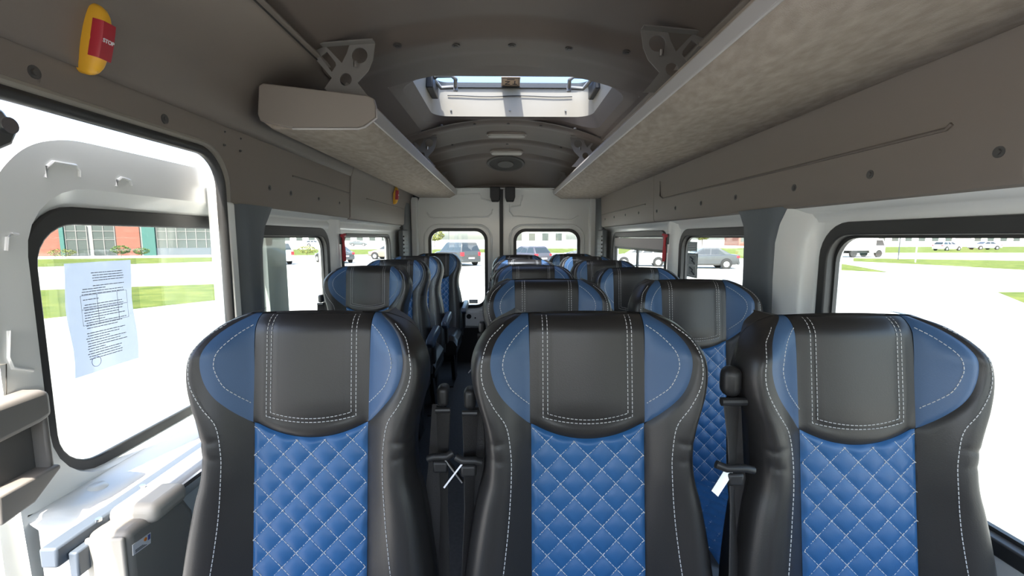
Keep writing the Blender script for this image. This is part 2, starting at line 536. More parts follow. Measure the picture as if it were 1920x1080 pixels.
arch = lambda d: (lambda x: cz0(x, 2.5) - HCZ + d)
o1 = rrect(-.575, .675, 2.13, 3.075, .15); o2 = rrect(-.505, .605, 2.235, 3.02, .12); o3 = rrect(-.455, .565, 2.25, 2.995, .10)
rim = lambda x: min(0, arch(.0)(x) + .035)
o1, o2, o3 = same(o1), same(o2), same(o3)
m = ringwall(o1, arch(.012), o2, rim)
m2 = ringwall(o2, rim, o3, .012); m.add(m2.v, m2.f)
m.build('surround', M_head, hc, smooth=60)
o4 = same(rrect(-.44, .55, 2.25, 2.99, .09))
ringwall(o3, .012, o4, .19).build('shaft', M_hatchw, hc, smooth=60)
MB().ring(rrect(-.425, .535, 2.27, 2.975, .07), rrect(-.46, .57, 2.235, 3.01, .09), hz(.186), (0, 0, .03)).build('glass_seal', M_rubber, hc)
MB().plate(rrect(-.44, .55, 2.255, 2.99, .07), [], hz(.198), (0, 0, .006)).build('glass', G_hatch, hc)
YR = 2.982 - HCY
MB().tube([(x - HCX, YR, .135 + .003 * math.sin(x * 14)) for x in [-.36 + .04 * i for i in range(21)]], .003, 6).build('rubber_cord', M_black, hc)
for x in (-.34, .04, .40): MB().cyl((x - HCX, YR + .004, .05), (0, 1, 0), .006, .008, 10).build('screw', M_drive, hc)
for sx, x0 in ((1, -.435), (-1, .54)):
    x = x0 - HCX
    lp = [(x + sx * .02, .16, .165), (x + sx * .05, .10, .160), (x + sx * .135, .09, .158), (x + sx * .155, .12, .150), (x + sx * .142, .23, .140), (x + sx * .05, .26, .145)]
    hd = MB().tube([Vector(p) for p in lp], .012, 8, closed=True).build('latch_handle', M_drive, hc, smooth=60)
    MB().box(x - .012, x + .03, .08, .30, .09, .18).build('latch_bracket', M_black, hd, bevel=.006)
    MB().cyl((x + sx * .143, .23, .135), (0, 0, 1), .014, .035, 12).build('latch_knob', M_steel, hd)
P0 = [on_ceiling(px_, 156, lambda x, y: HCZ + .192) for px_ in (940, 975)]
lx0, lx1, ly = P0[0].x - HCX, P0[1].x - HCX, P0[0].y - HCY
st = MB().box(lx0, lx1, ly - .10, ly + .06, .1955, .1975).build('instruction_label', M_tan, hc)
lw, zl = lx1 - lx0, .1945
bxx = lambda u, v: (lx0 + lw * u, ly - .09 + .14 * v, zl)
MB().tube([bxx(.08, .05), bxx(.08, .95), bxx(.92, .95), bxx(.92, .05)], .0018, 4, closed=True).build('label_border', M_ink, st)
MB().tube([bxx(.2, .45), bxx(.45, .45), bxx(.2, .8), bxx(.45, .8)], .003, 4).tube([bxx(.6, .8), bxx(.85, .8)], .003, 4).tube([bxx(.72, .85), bxx(.72, .4)], .003, 4).tube([bxx(.3, .2), bxx(.7, .2)], .0025, 4).build('label_print', M_ink, st)

# ceiling lamps and the round loudspeaker --------------------------------
for (px, py, wpx), lab in (((950, 249.5, 72), 'slim clear ceiling lamp just behind the roof hatch'), ((950, 282.5, 60), 'slim clear ceiling lamp nearer the rear doors, before the round loudspeaker')):
    p = ceil_pts([(px, py)])[0]
    hw = wpx / 2 * p.y / FPX
    t = empty('ceiling_lamp', p - Vector((0, 0, .012)), label=lab, category='ceiling light', group='ceiling lamps')
    t.rotation_euler = (math.atan((cz0(0, p.y + .05) - cz0(0, p.y - .05)) / .1), 0, 0)
    MB().plate(rrect(-hw, hw, -.042, .042, .035), [], lambda x, y: Vector((x, y, -.004)), (0, 0, .018)).build('base', M_cap, t)
    MB().plate(rrect(-hw + .01, hw - .01, -.03, .03, .028), [], lambda x, y: Vector((x, y, -.016)), (0, 0, .013)).build('lens', M_lens, t, bevel=.008, seg=3)
p = ceil_pts([(948, 304)])[0]
t = empty('ceiling_loudspeaker', p, label='round dark loudspeaker grille in the ceiling above the rear doors', category='loudspeaker')
t.location.z -= .006; t.rotation_euler = (math.atan((cz0(0, p.y + .05) - cz0(0, p.y - .05)) / .1), 0, 0)
m = MB().tube([(.155 * math.cos(a), .155 * math.sin(a), -.006) for a in [2 * math.pi * i / 40 for i in range(40)]], .012, 8, closed=True)
m.build('rim', mat('speaker plastic', (.07, .065, .06), .5), t)
MB().cyl((0, 0, -.002), (0, 0, 1), .15, .012, 40).build('grille', mat('speaker grille', (.045, .042, .04), .8, bump=(500, 1)), t)
MB().cyl((0, 0, -.012), (0, 0, 1), .07, .012, 30).build('cone', mat('speaker cone', (.10, .095, .09), .6), t)

# ------------------------------------------------------------------ pillars
def pillar(name, prof, m, X, sgn, depth, ch=.0):
    """prof rows: z, y0, y1, inset -> bowed column against a wall"""
    mb = MB(); rows = []
    for z, y0, y1, x in prof:
        yc, hw = (y0 + y1) / 2, (y1 - y0) / 2
        rows.append([Vector((X + sgn * depth, y0, z)), Vector((x + sgn * (.018 + ch * .6), y0, z)), Vector((x + sgn * .004, y0 + hw * .16 + ch, z)), Vector((x, yc - hw * .45 + ch * .7, z)), Vector((x, yc + hw * .45, z)), Vector((x + sgn * .004, y1 - hw * .16, z)), Vector((x + sgn * .018, y1, z)), Vector((X + sgn * depth, y1, z))])
    return mb.grid(rows).build(name, m, smooth=50, **ST)


pillar('pillar', [(1.402, 1.49, 1.80, .925), (1.385, 1.50, 1.78, .925), (1.34, 1.525, 1.745, .925), (1.28, 1.545, 1.735, .925), (1.15, 1.545, 1.73, .926), (1.0, 1.535, 1.73, .926), (.5, 1.53, 1.73, .93), (0, 1.53, 1.73, .93)], M_pillar, .93, 1, .05)
pillar('pillar', [(1.42, 1.60, 1.87, -.935), (1.395, 1.60, 1.85, -.935), (1.34, 1.605, 1.80, -.935), (1.26, 1.61, 1.77, -.935), (1.0, 1.61, 1.755, -.935), (.5, 1.61, 1.75, -.94), (0, 1.61, 1.75, -.94)], M_pillar, -.94, -1, .045, .035)
# white bulging column between the right front window and its grey pillar
rows = []
for z in (1.395, 1.37, 1.33, 1.28, 1.2, 1.0, .7, .3, 0):
    k = smooth01((1.40 - z) / .10)
    rows.append([Vector((.985, 1.365, z)), Vector((.983, 1.385 + .01 * k, z)), Vector((.983 - .016 * k, 1.40, z)), Vector((.968 - .016 * k, 1.43, z)), Vector((.950, 1.475, z)), Vector((.943, 1.52, z)), Vector((.945, 1.56, z)), Vector((.985, 1.57, z))])
MB().grid(rows).build('pillar', M_white, smooth=70, **ST)
# post between the two rear windows on each side
for X, s, y0, y1 in ((.985, 1, 2.485, 2.665), (-.985, -1, 2.53, 2.70)):
    MB().grid([[Vector((X, y0, z)), Vector((X - s * .022, y0 + .035, z)), Vector((X - s * .03, (y0 + y1) / 2, z)), Vector((X - s * .022, y1 - .035, z)), Vector((X, y1, z))] for z in (1.40, 1.2, .8, 0)]).build('pillar', M_white, smooth=60, **ST)
# dark rear corner pillars, with louvred vents
for X, s in ((.93, 1), (-.945, -1)):
    pl = pillar('pillar', [(1.70, 4.27, 4.56, X - s * .01), (1.40, 4.27, 4.56, X - s * .01), (1.0, 4.27, 4.56, X - s * .01), (0, 4.27, 4.56, X - s * .01)], M_dpillar, X, s, .06)
    vt = empty('air_vent', (X - s * .0, 4.22, 1.20), label='dark louvred vent on the %s rear corner pillar' % ('right' if s > 0 else 'left'), category='air vent', group='rear corner vents')
    pr = [(-.19, .17), (-.12, .17), (.06, .17), (.06, -.24), (-.08, -.24), (-.15, -.20), (-.19, -.10)]
    hs = MB().prism(pr, lambda y, z: Vector((-s * .032, y + .03, z)), (s * .04, 0, 0)).build('housing', M_dpillar, vt, bevel=.01)
    for k in range(6): MB().box(-.006, .006, -.14, .02, -.08 + k * .036, -.066 + k * .036, Matrix.Translation((-s * .036, .0, 0))).build('louvre', M_black, vt)

# ------------------------------------------------------------------ rear doors
RY = 4.60


def rear_leaf(n, out, hole, xi, xo, s):
    d = MB().plate(out, [hole], lambda x, z: Vector((x, RY, z)), (0, .05, 0)).build(f'door_{n}', M_white, smooth=25, **ST)
    return d


def rwin(n, x0, x1, z0, z1, r):
    t3 = lambda x, z: Vector((x, RY, z))
    w_ = MB().ring(rrect(x0 + .004, x1 - .004, z0 + .004, z1 - .004, r), rrect(x0 - .028, x1 + .028, z0 - .028, z1 + .028, r + .028), t3, (0, -.014, 0)).build(f'window_{n}', M_rubber, bevel=.004, **ST)
    MB().plate(rrect(x0, x1, z0, z1, r), [], lambda x, z: Vector((x, RY + .026, z)), (0, .004, 0)).build('pane', G_win, w_)
    return w_


dl = rear_leaf(1, [(-.93, -.10), (-.045, -.10), (-.045, 1.83), (-.80, 1.83), (-.87, 1.66), (-.90, 1.3)], rrect(-.745, -.195, .60, 1.365, .095), 0, 0, 0)
dr = rear_leaf(2, [(-.008, -.10), (.93, -.10), (.90, 1.3), (.88, 1.66), (.80, 1.83), (-.008, 1.83)], rrect(.125, .755, .60, 1.360, .095), 0, 0, 0)
rwin(8, -.745, -.195, .60, 1.365, .095); rwin(9, .125, .755, .60, 1.360, .095)
for d_, px in ((dl, [[(800, 398), (806, 406), (815, 409), (915, 406), (922, 400), (923, 392)], [(803, 366), (900, 364), (903, 372), (922, 378)]]), (dr, [[(957, 383), (956, 396), (962, 405), (1070, 413), (1085, 405)], [(980, 366), (978, 375), (976, 385), (956, 388)]])):
    for q in px: MB().tube([atY(x, y, RY - .0) for x, y in q], .008, 8).build('pressed_line', M_white, d_, smooth=60)
for x0, x1 in ((-.745, -.195), (.125, .755)):
    MB().tube([Vector((x, RY + .004, z)) for x, z in rrect(x0 - .065, x1 + .065, .535, 1.425, .14)], .014, 8, closed=True).build('pressed_frame', M_white, dl if x0 < 0 else dr, smooth=60)
MB().box(-.045, -.008, RY - .012, RY + .045, -.10, 1.83).build('trim_9', M_black, **ST)
for X, s in ((-.905, -1), (.905, 1)):      # outer door jambs
    MB().box(X - .035, X + .035, RY - .055, RY + .02, .0, 1.70).build('trim_10', M_white, bevel=.015, **ST)
    MB().box(X + s * .03, X + s * .09, RY - .05, RY + .08, .0, 1.75).build('trim_11', M_dpillar, **ST)
for x0_, x1_ in ((-1.0, -.80), (.80, 1.0)): MB().box(x0_, x1_, RY + .052, RY + .07, 1.2, 2.2).build('wall_rear_backing', M_dpillar, **ST)  # dark backing plates added to stop daylight leaking in at the corners
MB().box(-.93, .93, RY - .03, RY + .06, 1.795, 2.2).build('trim_12', M_head, **ST)
MB().box(-.70, .72, RY - .05, RY + .0, 1.782, 1.794).build('trim_13', M_white, bevel=.004, **ST)
for d_, xc in ((dl, -.088), (dr, .062)):
    MB().prism([(-.05, 1.80), (.05, 1.80), (.05, 1.70), (.035, 1.655), (-.035, 1.655), (-.05, 1.70)], lambda x, z: Vector((x + xc, RY - .085, z)), (0, .085, 0)).build('door_stay', M_black, d_, bevel=.008)
lt = MB().plate(rrect(-.47, -.09, .385, .53, .05), [], lambda x, z: Vector((x, RY - .03, z)), (0, .03, 0)).build('latch_panel', M_white, dl, bevel=.012)
MB().cyl((-.365, RY - .034, .485), (0, 1, 0), .025, .012, 18).build('knob', M_black, lt)
MB().cyl((-.30, RY - .034, .47), (0, 1, 0), .008, .012, 12).build('knob', M_black, lt)
MB().box(-.87, -.05, RY - .02, RY, .0, .36).build('black_lower_panel', M_black, dl)  # plain black sheet over the foot of each door leaf
MB().box(-.0, .87, RY - .02, RY, .0, .50).build('black_lower_panel', M_black, dr)
sk = MB().box(-.365, -.275, RY + .012, RY + .016, .615, .655).build('window_label', M_greysticker, label='small grey ruled sticker in the bottom corner of the left rear door window', category='sticker')
for k in range(3): MB().box(-.355, -.285, RY + .009, RY + .0115, .623 + k * .010, .627 + k * .010).build('printed_line', M_label, sk)

# ------------------------------------------------------------------ left doorway: seal and sliding door standing open behind it
pth = [(-.05, 1.575), (1.435, 1.575)] + [(1.44 + .11 * math.sin(R(a)), 1.465 + .11 * math.cos(R(a))) for a in range(10, 91, 10)] + [(1.55, 1.2), (1.548, .6), (1.545, .04)]
MB().tube([(-.955, y, z) for y, z in pth], .0155, 10, up=(1, 0, 0)).build('trim_14', M_rubber, smooth=70, **ST)
MB().box(-.985, -.94, 1.555, 1.60, 0, 1.42).build('trim_15', M_white, bevel=.008, **ST)
sd_ = empty('door_3', (-1.03, .9, 0), **ST)
DX = -1.03
_co = [(1.16, 1.532), (1.11, 1.529), (1.055, 1.516), (1.01, 1.494), (.972, 1.460), (.940, 1.415), (.921, 1.36), (.910, 1.28), (.905, 1.16)]
_arcp = [(crom([(i, p[0]) for i, p in enumerate(_co)], k / 4), crom([(i, p[1]) for i, p in enumerate(_co)], k / 4)) for k in range(4 * (len(_co) - 1) + 1)]
outer = [(.93, .03), (2.13, .03), (2.13, 1.532)] + _arcp + [(.905, .8)]


def D(y, z, x=0.0): return Vector((x, y - .9, z))


reveal = rrect(.985, 1.96, .700, 1.418, .16)
MB().plate(outer, [reveal], lambda y, z: D(y, z), (-.012, 0, 0)).build('inner_panel', M_white, sd_, smooth=25)
MB().grid([[D(2.13, z, .0), D(2.132, z, -.02), D(2.125, z, -.05)] for z in (1.53, 1.2, .8, .03)]).build('rear_edge', M_white, sd_)
n = len(reveal)
m = MB(); back = rrect(1.0, 1.945, .715, 1.372, .125)
m.v = [tuple(D(y, z, -.0)) for y, z in reveal] + [tuple(D(y, z, -.03)) for y, z in back]; m.f = [(i, (i + 1) % n, n + (i + 1) % n, n + i) for i in range(n)]
m.build('window_reveal', M_white, sd_, smooth=60)
MB().plate([(.895, .02), (2.125, .02), (2.125, 1.534)] + [(a - .012, b + .002) for a, b in _arcp] + [(.893, .8)], [rrect(1.0, 1.945, .715, 1.372, .125)], lambda y, z: D(y, z, -.034), (-.02, 0, 0)).build('outer_skin', M_white, sd_, smooth=25)
MB().ring(rrect(1.024, 1.92, .738, 1.33, .10), rrect(.998, 1.947, .700, 1.374, .125), lambda y, z: D(y, z, -.034), (.014, 0, 0)).build('window_seal', M_rubber, sd_, bevel=.004)
MB().plate(rrect(1.0, 1.945, .715, 1.372, .125), [], lambda y, z: D(y, z, -.044), (-.004, 0, 0)).build('window_pane', G_win, sd_)
# pressed marks in the inner panel
for q in ([(83, 333), (87, 312), (98, 303), (140, 310), (148, 320), (148, 332)], [(216, 349), (219, 338), (226, 333), (242, 338), (246, 348)], [(10, 470), (12, 445), (20, 438), (32, 440)], [(15, 620), (14, 670), (22, 690), (60, 695)]):
    MB().tube([Vector((.002, atX(x, y, DX).y - .9, atX(x, y, DX).z)) for x, y in q], .0035, 6).build('pressed_line', M_white, sd_)
# warning label outline on the front edge
MB().tube([Vector((.002, atX(x, y, DX).y - .9, atX(x, y, DX).z)) for x, y in ((-20, 688), (10, 682), (10, 750), (-20, 760))], .0012, 4).build('label_outline', M_drive, sd_)
# shelf under the window, rolled inwards
rows = []
for x, z in ((-.02, .703), (.0, .699), (.03, .696), (.07, .691), (.098, .684), (.108, .668), (.108, .45), (.09, .05)):
    rows.append([D(y, z, x * smooth01((y - .925) / .06 + (.35 if z < .67 else .0))) for y in (.92, .935, .95, .965, .985, 1.02, 1.2, 1.5, 1.98)])
MB().grid(rows).build('lower_panel', M_white, sd_, smooth=70)
MB().cyl(D(1.045, .697, .035), (0, 0, 1), .022, .008, 20, r2=.016).build('dimple', M_white, sd_, smooth=60)
# slate rail along the inner edge
MB().box(.095, .130, -.055, 1.05, .636, .679).build('rail', M_rail, sd_, bevel=.005)
MB().box(.131, .150, -.035, .05, .60, .655).build('rail_bracket', M_rail, sd_, bevel=.004)
MB().cyl((.152, .015, .635), (1, 0, 0), .008, .006, 14).build('bracket_screw', M_label, sd_)
# drive housing with its sticker; end and cap carry sunlight in a paler colour
MB().box(.125, .225, .06, .70, .640, .688).build('housing_shelf', mat('pale grey housing', (.40, .41, .41), .5), sd_, bevel=.02, seg=4)
dm = MB().prism([(0, .05), (.16, .05), (.20, .30), (.20, .60), (.17, .655), (.04, .672), (.0, .672)], lambda y, z: Vector((.135, y + .0, z)), (.090, 0, 0)).build('drive_housing', M_drive, sd_, bevel=.016, seg=4)
MB().box(.14, .220, -.008, .002, .05, .665).build('housing_end', M_housing_sun, sd_, bevel=.004)
MB().box(.15, .242, .055, .165, .650, .698).build('housing_cap', M_housing_sun, sd_, bevel=.018, seg=3)
MB().tube([(.225, .165, .682), (.25, .20, .70), (.28, .25, .715)], .007, 8).build('drive_arm', M_chrome, sd_)
MB().tube([(.225, .20, .52), (.26, .26, .51), (.31, .34, .52)], .005, 8).build('cable', M_black, sd_)
for y_, z_ in ((.03, .685), (.15, .692)): MB().cyl((.14, y_, z_), (0, 0, 1), .006, .006, 12).build('screw', M_chrome, sd_)
qs = [atX(px_, py_, -.804) for px_, py_ in ((249, 1042), (282, 1018), (282, 998), (248, 1022))]
LQ = lambda u, v: (lambda p: (p.y - .9, p.z))(qs[0].lerp(qs[1], u).lerp(qs[3].lerp(qs[2], u), v))
lb = MB().prism([LQ(0, 0), LQ(1, 0), LQ(1, 1), LQ(0, 1)], lambda y, z: Vector((.2255, y, z)), (.0015, 0, 0)).build('maker_label', M_label, sd_)
c_ = LQ(.68, .72); MB().cyl((.2275, *c_), (1, 0, 0), .004, .001, 14).build('label_dot', M_orange, lb)
MB().prism([LQ(.82, .45), LQ(.96, .45), LQ(.96, .92), LQ(.82, .92)], lambda y, z: Vector((.2268, y, z)), (.0008, 0, 0)).build('label_mark', M_bluep, lb)
for k in range(3): MB().tube([(.2272, *LQ(.12, .15 + .1 * k)), (.2272, *LQ(.75 - .1 * k, .15 + .1 * k))], .0008, 4).build('label_text', M_ink, lb)
# grab handle on the front edge of the door
hn = MB().prism([(-.075, .978), (.03, .980), (.047, .972), (.047, .918), (.02, .910), (-.075, .900)], lambda y, z: Vector((.0, y, z)), (.055, 0, 0)).build('grab_handle', M_handle, sd_, bevel=.012, seg=3)
MB().prism([(-.075, .802), (.02, .806), (.048, .806), (.050, .796), (-.01, .752), (-.075, .742)], lambda y, z: Vector((.0, y, z)), (.055, 0, 0)).build('handle_foot', M_handle, hn, bevel=.012, seg=3)
MB().box(.0, .016, -.075, .046, .80, .92).build('handle_recess', mat('handle recess', (.10, .095, .09), .6), hn, bevel=.003)
MB().box(.014, .046, .032, .044, .80, .93).build('handle_grip', mat('handle grip', (.16, .15, .14), .45), hn, bevel=.004)
# top hinge arm of the doorway
hb = empty('door_hinge_arm', (-.985, .835, 1.475), label='dark steel hinge arm with a bolt at the top front corner of the doorway', category='hinge')
MB().prism([(-.10, .10), (.02, .075), (.045, .04), (.03, .01), (-.10, -.07)], lambda y, z: Vector((-.02, y + .075, z)), (.02, 0, 0)).build('plate', mat('hinge steel', (.10, .10, .10), .35, metal=.6), hb, bevel=.006)
MB().cyl((.004, .095, .045), (1, 0, 0), .016, .012, 16).build('bolt', M_chrome, hb)
# printed sheet in a clear sleeve on the door pane
PX = -1.055
pp = empty('printed_notice', (PX, 1.083, .955), label='printed sheet in a plastic sleeve taped to the open sliding door window', category='notice')
Pq = lambda a, b: Vector((0.004 * math.sin(a * 40) * .5, a, b))
pw, ph = .190, .282
MB().grid([[Pq(pw * i / 8 + .004 * math.sin(j), ph * j / 8) for i in range(9)] for j in range(9)]).build('sheet', M_paper, pp, smooth=60)
MB().grid([[Pq(-.022 + (pw + .04) * i / 4, -.022 + (ph + .055) * j / 4) + Vector((.004, 0, 0)) for i in range(5)] for j in range(5)]).build('sleeve', glass('plastic sleeve', (.82, .84, .87), .04), pp)
rnd = random.Random(3)
m = MB()
for row in range(34):
    z = ph - .028 - row * .0066
    if row in (4, 9, 11, 22): continue
    a0 = .035 + (.03 if row in (0, 1, 2, 3, 5) else 0) + rnd.uniform(0, .006)
    a1 = .165 - (.06 if row in (6, 10, 18, 25, 29) else .0) - rnd.uniform(0, .04 if row > 8 else .01)
    y = a0
    while y < a1:
        e = min(a1, y + rnd.uniform(.004, .014))
        m.box(.0048, .0052, y, e, z, z + .0018); y = e + .0018
m.build('printed_text', M_ink, pp, kind='stuff')
for q in ([(.03, .20), (.165, .20), (.165, .125), (.03, .125)],): MB().tube([Vector((.006, a, b)) for a, b in q], .0005, 4, closed=True).tube([(.006, .075, .20), (.006, .075, .125)], .0005, 4).tube([(.006, .135, .20), (.006, .135, .125)], .0005, 4).tube([(.006, .03, .165), (.006, .165, .165)], .0005, 4).build('printed_table', M_ink, pp)
MB().tube([Vector((.006, .055 + .013 * math.cos(a), .028 + .013 * math.sin(a))) for a in [.35 * i for i in range(18)]], .0006, 4, closed=True).build('round_stamp', M_bluep, pp)

# ------------------------------------------------------------------ luggage racks
def rack(name, sec, y0, y1, label, strip, cap_mats):
    t = empty(name, (0, y0, 0), label=label, category='luggage rack', group='overhead luggage racks')
    MB().prism(sec, lambda x, z: Vector((x, 0, z)), (0, y1 - y0, 0)).build('tray', M_fabric, t, bevel=.010, seg=3)
    (xa, za), (xb, zb) = strip
    s = 1 if xa > 0 else -1
    MB().prism([(xa, za), (xa - s * .006, za + .001), (xb - s * .006, zb), (xb, zb + .006), (xb + s * .012, zb + .004), (xa + s * .01, za + .004)], lambda x, z: Vector((x, -.002, z)), (0, y1 - y0 + .004, 0)).build('edge_strip', M_strip, t, bevel=.002)
    return t


rr = rack('luggage_rack', [(.926, 1.674), (.60, 1.671), (.553, 1.673), (.488, 1.712), (.478, 1.745), (.490, 1.77), (.90, 1.80), (.926, 1.76)], -.6, 4.40, 'long grey carpeted luggage rack along the right side', ((.488, 1.711), (.478, 1.742)), None)
ral = rack('luggage_rack', [(-.83, 1.686), (-.59, 1.684), (-.53, 1.684), (-.472, 1.712), (-.462, 1.755), (-.475, 1.785), (-.86, 1.82), (-.875, 1.72)], 1.665, 4.45, 'grey carpeted luggage rack on the left side with flat end cap', ((-.470, 1.713), (-.461, 1.757)), None)
cp = [atY(x, y, 1.66) for x, y in ((487, 162), (495, 157), (690, 180), (702, 186), (706, 200), (706, 222), (683, 238), (672, 241), (548, 241), (490, 228), (485, 215))]
MB().prism([(p.x, p.z) for p in cp], lambda x, z: Vector((x, -.014, z)), (0, .02, 0)).build('end_cap', M_cap, ral, bevel=.004)
lo = [atY(x, y, 1.648) for x, y in ((548, 241), (672, 241), (684, 238), (706, 221), (706, 204))]
MB().tube([Vector((p.x, -.014, p.z)) for p in lo], .004, 8).build('cap_edge', M_strip, ral)


def bracket(parent, y, mirror, dark):
    """pierced steel bracket between ceiling and rack"""
    pix = [(574, 91), (612, 88), (622, 98), (641, 118), (650, 100), (655, 84), (703, 81), (699, 112), (690, 133), (670, 155), (686, 175), (700, 190), (640, 190), (608, 166), (622, 146)]
    P = [atY(px_, py_, 1.70) for px_, py_ in pix]
    P = [(p.x, p.z) for p in P]
    h1 = [(atY(674 + 15 * math.cos(a), 104 + 15 * math.sin(a), 1.70).x, atY(674 + 15 * math.cos(a), 104 + 15 * math.sin(a), 1.70).z) for a in [2 * math.pi * i / 20 for i in range(20)]]
    h2 = [(atY(648 + 11.5 * math.cos(a), 149 + 12 * math.sin(a), 1.70).x, atY(648 + 11 * math.cos(a), 149 + 12 * math.sin(a), 1.70).z) for a in [2 * math.pi * i / 20 for i in range(20)]]
    h3 = [(atY(a, b, 1.70).x, atY(a, b, 1.70).z) for a, b in ((600, 106), (613, 97), (629, 117), (630, 123), (622, 135))]
    sx = -1 if mirror else 1
    f = lambda x, z: Vector((sx * x, 0, z))
    o = MB().plate(P, [h1, h2, h3], f, (0, .005, 0)).build('bracket', M_steel, parent)
    o.location = (0, y - parent.location.y, 0)
    t = MB().prism([(P[0][0], P[0][1] - .0), (P[6][0], P[6][1]), (P[6][0], P[6][1] + .004), (P[0][0], P[0][1] + .004)], f, (0, -.03, 0)).build('bracket_flange', M_steel, o)
    MB().cyl((sx * -.53, -.012, 1.915), (0, 0, 1), .008, .02, 10).build('bolt', M_chrome, o)
    return o


for y in (1.70, 3.2, 4.1): bracket(ral, y, False, 0)
for y in (1.58, 3.2, 4.1): bracket(rr, y, True, 0)

# ------------------------------------------------------------------ stop buttons
def stop_button(y, z, label, x=-.915, tilt=14):
    t = empty('stop_button', (x, y, z), label=label, category='stop button', group='stop buttons')
    t.rotation_euler = (0, R(tilt), 0)
    prof = [(.0195 * math.copysign(abs(math.cos(a)) ** .75, math.cos(a)), .076 * math.copysign(abs(math.sin(a)) ** .9, math.sin(a))) for a in [2 * math.pi * i / 32 for i in range(32)]]
    m = MB(); rows = []
    for sc, x_ in ((1, -.03), (1, .010), (.97, .018), (.90, .027), (.78, .034), (.60, .038), (.35, .040), (.01, .0405)):
        rows.append([Vector((x_, a * sc, b * sc)) for a, b in prof + prof[:1]])
    m.grid(rows).build('body', M_yellow, t, smooth=60)
    rows = []
    for k in range(9):
        zz = -.036 + .078 * k / 8; bulge = .0415 - .0012 * ((zz - .002) / .04) ** 2
        rows.append([Vector((.020, -.0185, zz)), Vector((bulge - .004, -.018, zz)), Vector((bulge + .001, -.015, zz)), Vector((bulge + .002, 0, zz)), Vector((bulge + .001, .015, zz)), Vector((bulge - .004, .018, zz)), Vector((.020, .0185, zz))])
    m = MB().grid(rows); m.add(rows[0], [tuple(range(7))]); m.add(rows[-1], [tuple(range(7))])
    b = m.build('push_plate', M_red, t, smooth=50)
    fc = bpy.data.curves.new('lettering', 'FONT'); fc.body = 'STOP'; fc.size = .0115; fc.align_x = 'CENTER'; fc.align_y = 'CENTER'; fc.extrude = .0004; fc.offset = .0003
    fo = bpy.data.objects.new('lettering_source', fc); C.objects.link(fo)
    me = bpy.data.meshes.new_from_object(fo.evaluated_get(bpy.context.evaluated_depsgraph_get()))
    bpy.data.objects.remove(fo)
    me.materials.clear(); me.materials.append(M_label)
    lo_ = bpy.data.objects.new('lettering', me); C.objects.link(lo_); lo_.parent = b
    lo_.location = (.0437, 0, .003); lo_.rotation_euler = (R(90), 0, R(90))
    for zz in (-.060, .060): MB().cyl((.024, 0, zz), (1, 0, 0), .005, .012, 12).build('screw', M_drive, t)
    return t


stop_button(1.055, 1.735, 'large yellow stop button with red push plate on the left panel near the camera')
stop_button(3.86, 1.655, 'small yellow and red stop button far back on the left panel', -.936, 4)

# ------------------------------------------------------------------ seats
ZT = 1.147
TH = math.tan(R(8.5))
HWT = [(0, .140), (.006, .158), (.015, .180), (.03, .198), (.055, .217), (.08, .2265), (.105, .229), (.135, .225), (.16, .218), (.19, .209), (.225, .203), (.265, .2015), (.305, .2045), (.345, .215), (.39, .224), (.44, .232), (.505, .240), (.60, .244), (.70, .243), (.76, .24)]
XWT = [(0, .126), (.022, .160), (.047, .181), (.078, .189), (.112, .184), (.142, .170), (.172, .146), (.209, .1125)]


def hw(t): return crom(HWT, t)
def xp(t): return .1145 - .004 * smooth01(t / .25)
def xw(t): return max(xp(t), crom(XWT, t)) if t < .209 else xp(t)
def xin(t): return xw(t)
def tb(x): return .239 - .030 * (x / .11) ** 2        # lower edge of the headrest panel


def depth(x, t):
    """front surface of the backrest: y in seat space (negative = towards the sitter)"""
    a = abs(x); H = hw(t); p = .105
    y = -t * TH
    head = 1 - smooth01((t - .16) / .12)
    y -= .012 * head * math.cos(min(1, a / .12) * math.pi / 2)             # padded headrest bulges
    if t < .035: y += .035 * (1 - math.sqrt(max(0, 1 - (1 - t / .035) ** 2)))
    if a > p:
        s = min(1, (a - p) / max(.02, H - p))
        b = .050 + .006 * head
        sc = .72 + .10 * head
        g = math.sin(min(1, s / sc) * math.pi / 2) ** 1.15
        y -= b * g * smooth01((t + .012) / .085)
        y += .0022 * smooth01((a - .15) / .03) * (math.exp(-((t - .232 - .12 * (a - .2)) / .0055) ** 2) + .7 * math.exp(-((t - .258 + .10 * (a - .2)) / .0055) ** 2))
        if s > sc: y += .060 * (1 - math.sqrt(max(0, 1 - ((s - sc) / (1 - sc)) ** 2)))
    return y


def seam(e, w_=.010, d=.0045):
    """dip towards a seam; e = distance to the part edge"""
    return d * max(0, 1 - e / w_) ** 1.6


def P(x, t, push=0.0): return Vector((x, depth(x, t) + push, ZT - t))


def ts(t0, t1, n): return [t0 + (t1 - t0) * i / n for i in range(n + 1)]


def strip_part(a, b, T, n, top=None):
    """grid between curves a(t)..b(t), seam dips at both edges"""
    rows = []
    for t in T:
        A, B = a(t), b(t); r_ = []
        for j in range(n + 1):
            x = A + (B - A) * j / n
            e = min(abs(x - A), abs(B - x))
            r_.append(P(x, t, seam(e) if B - A > .004 else .0045))
        rows.append(r_)
    return rows


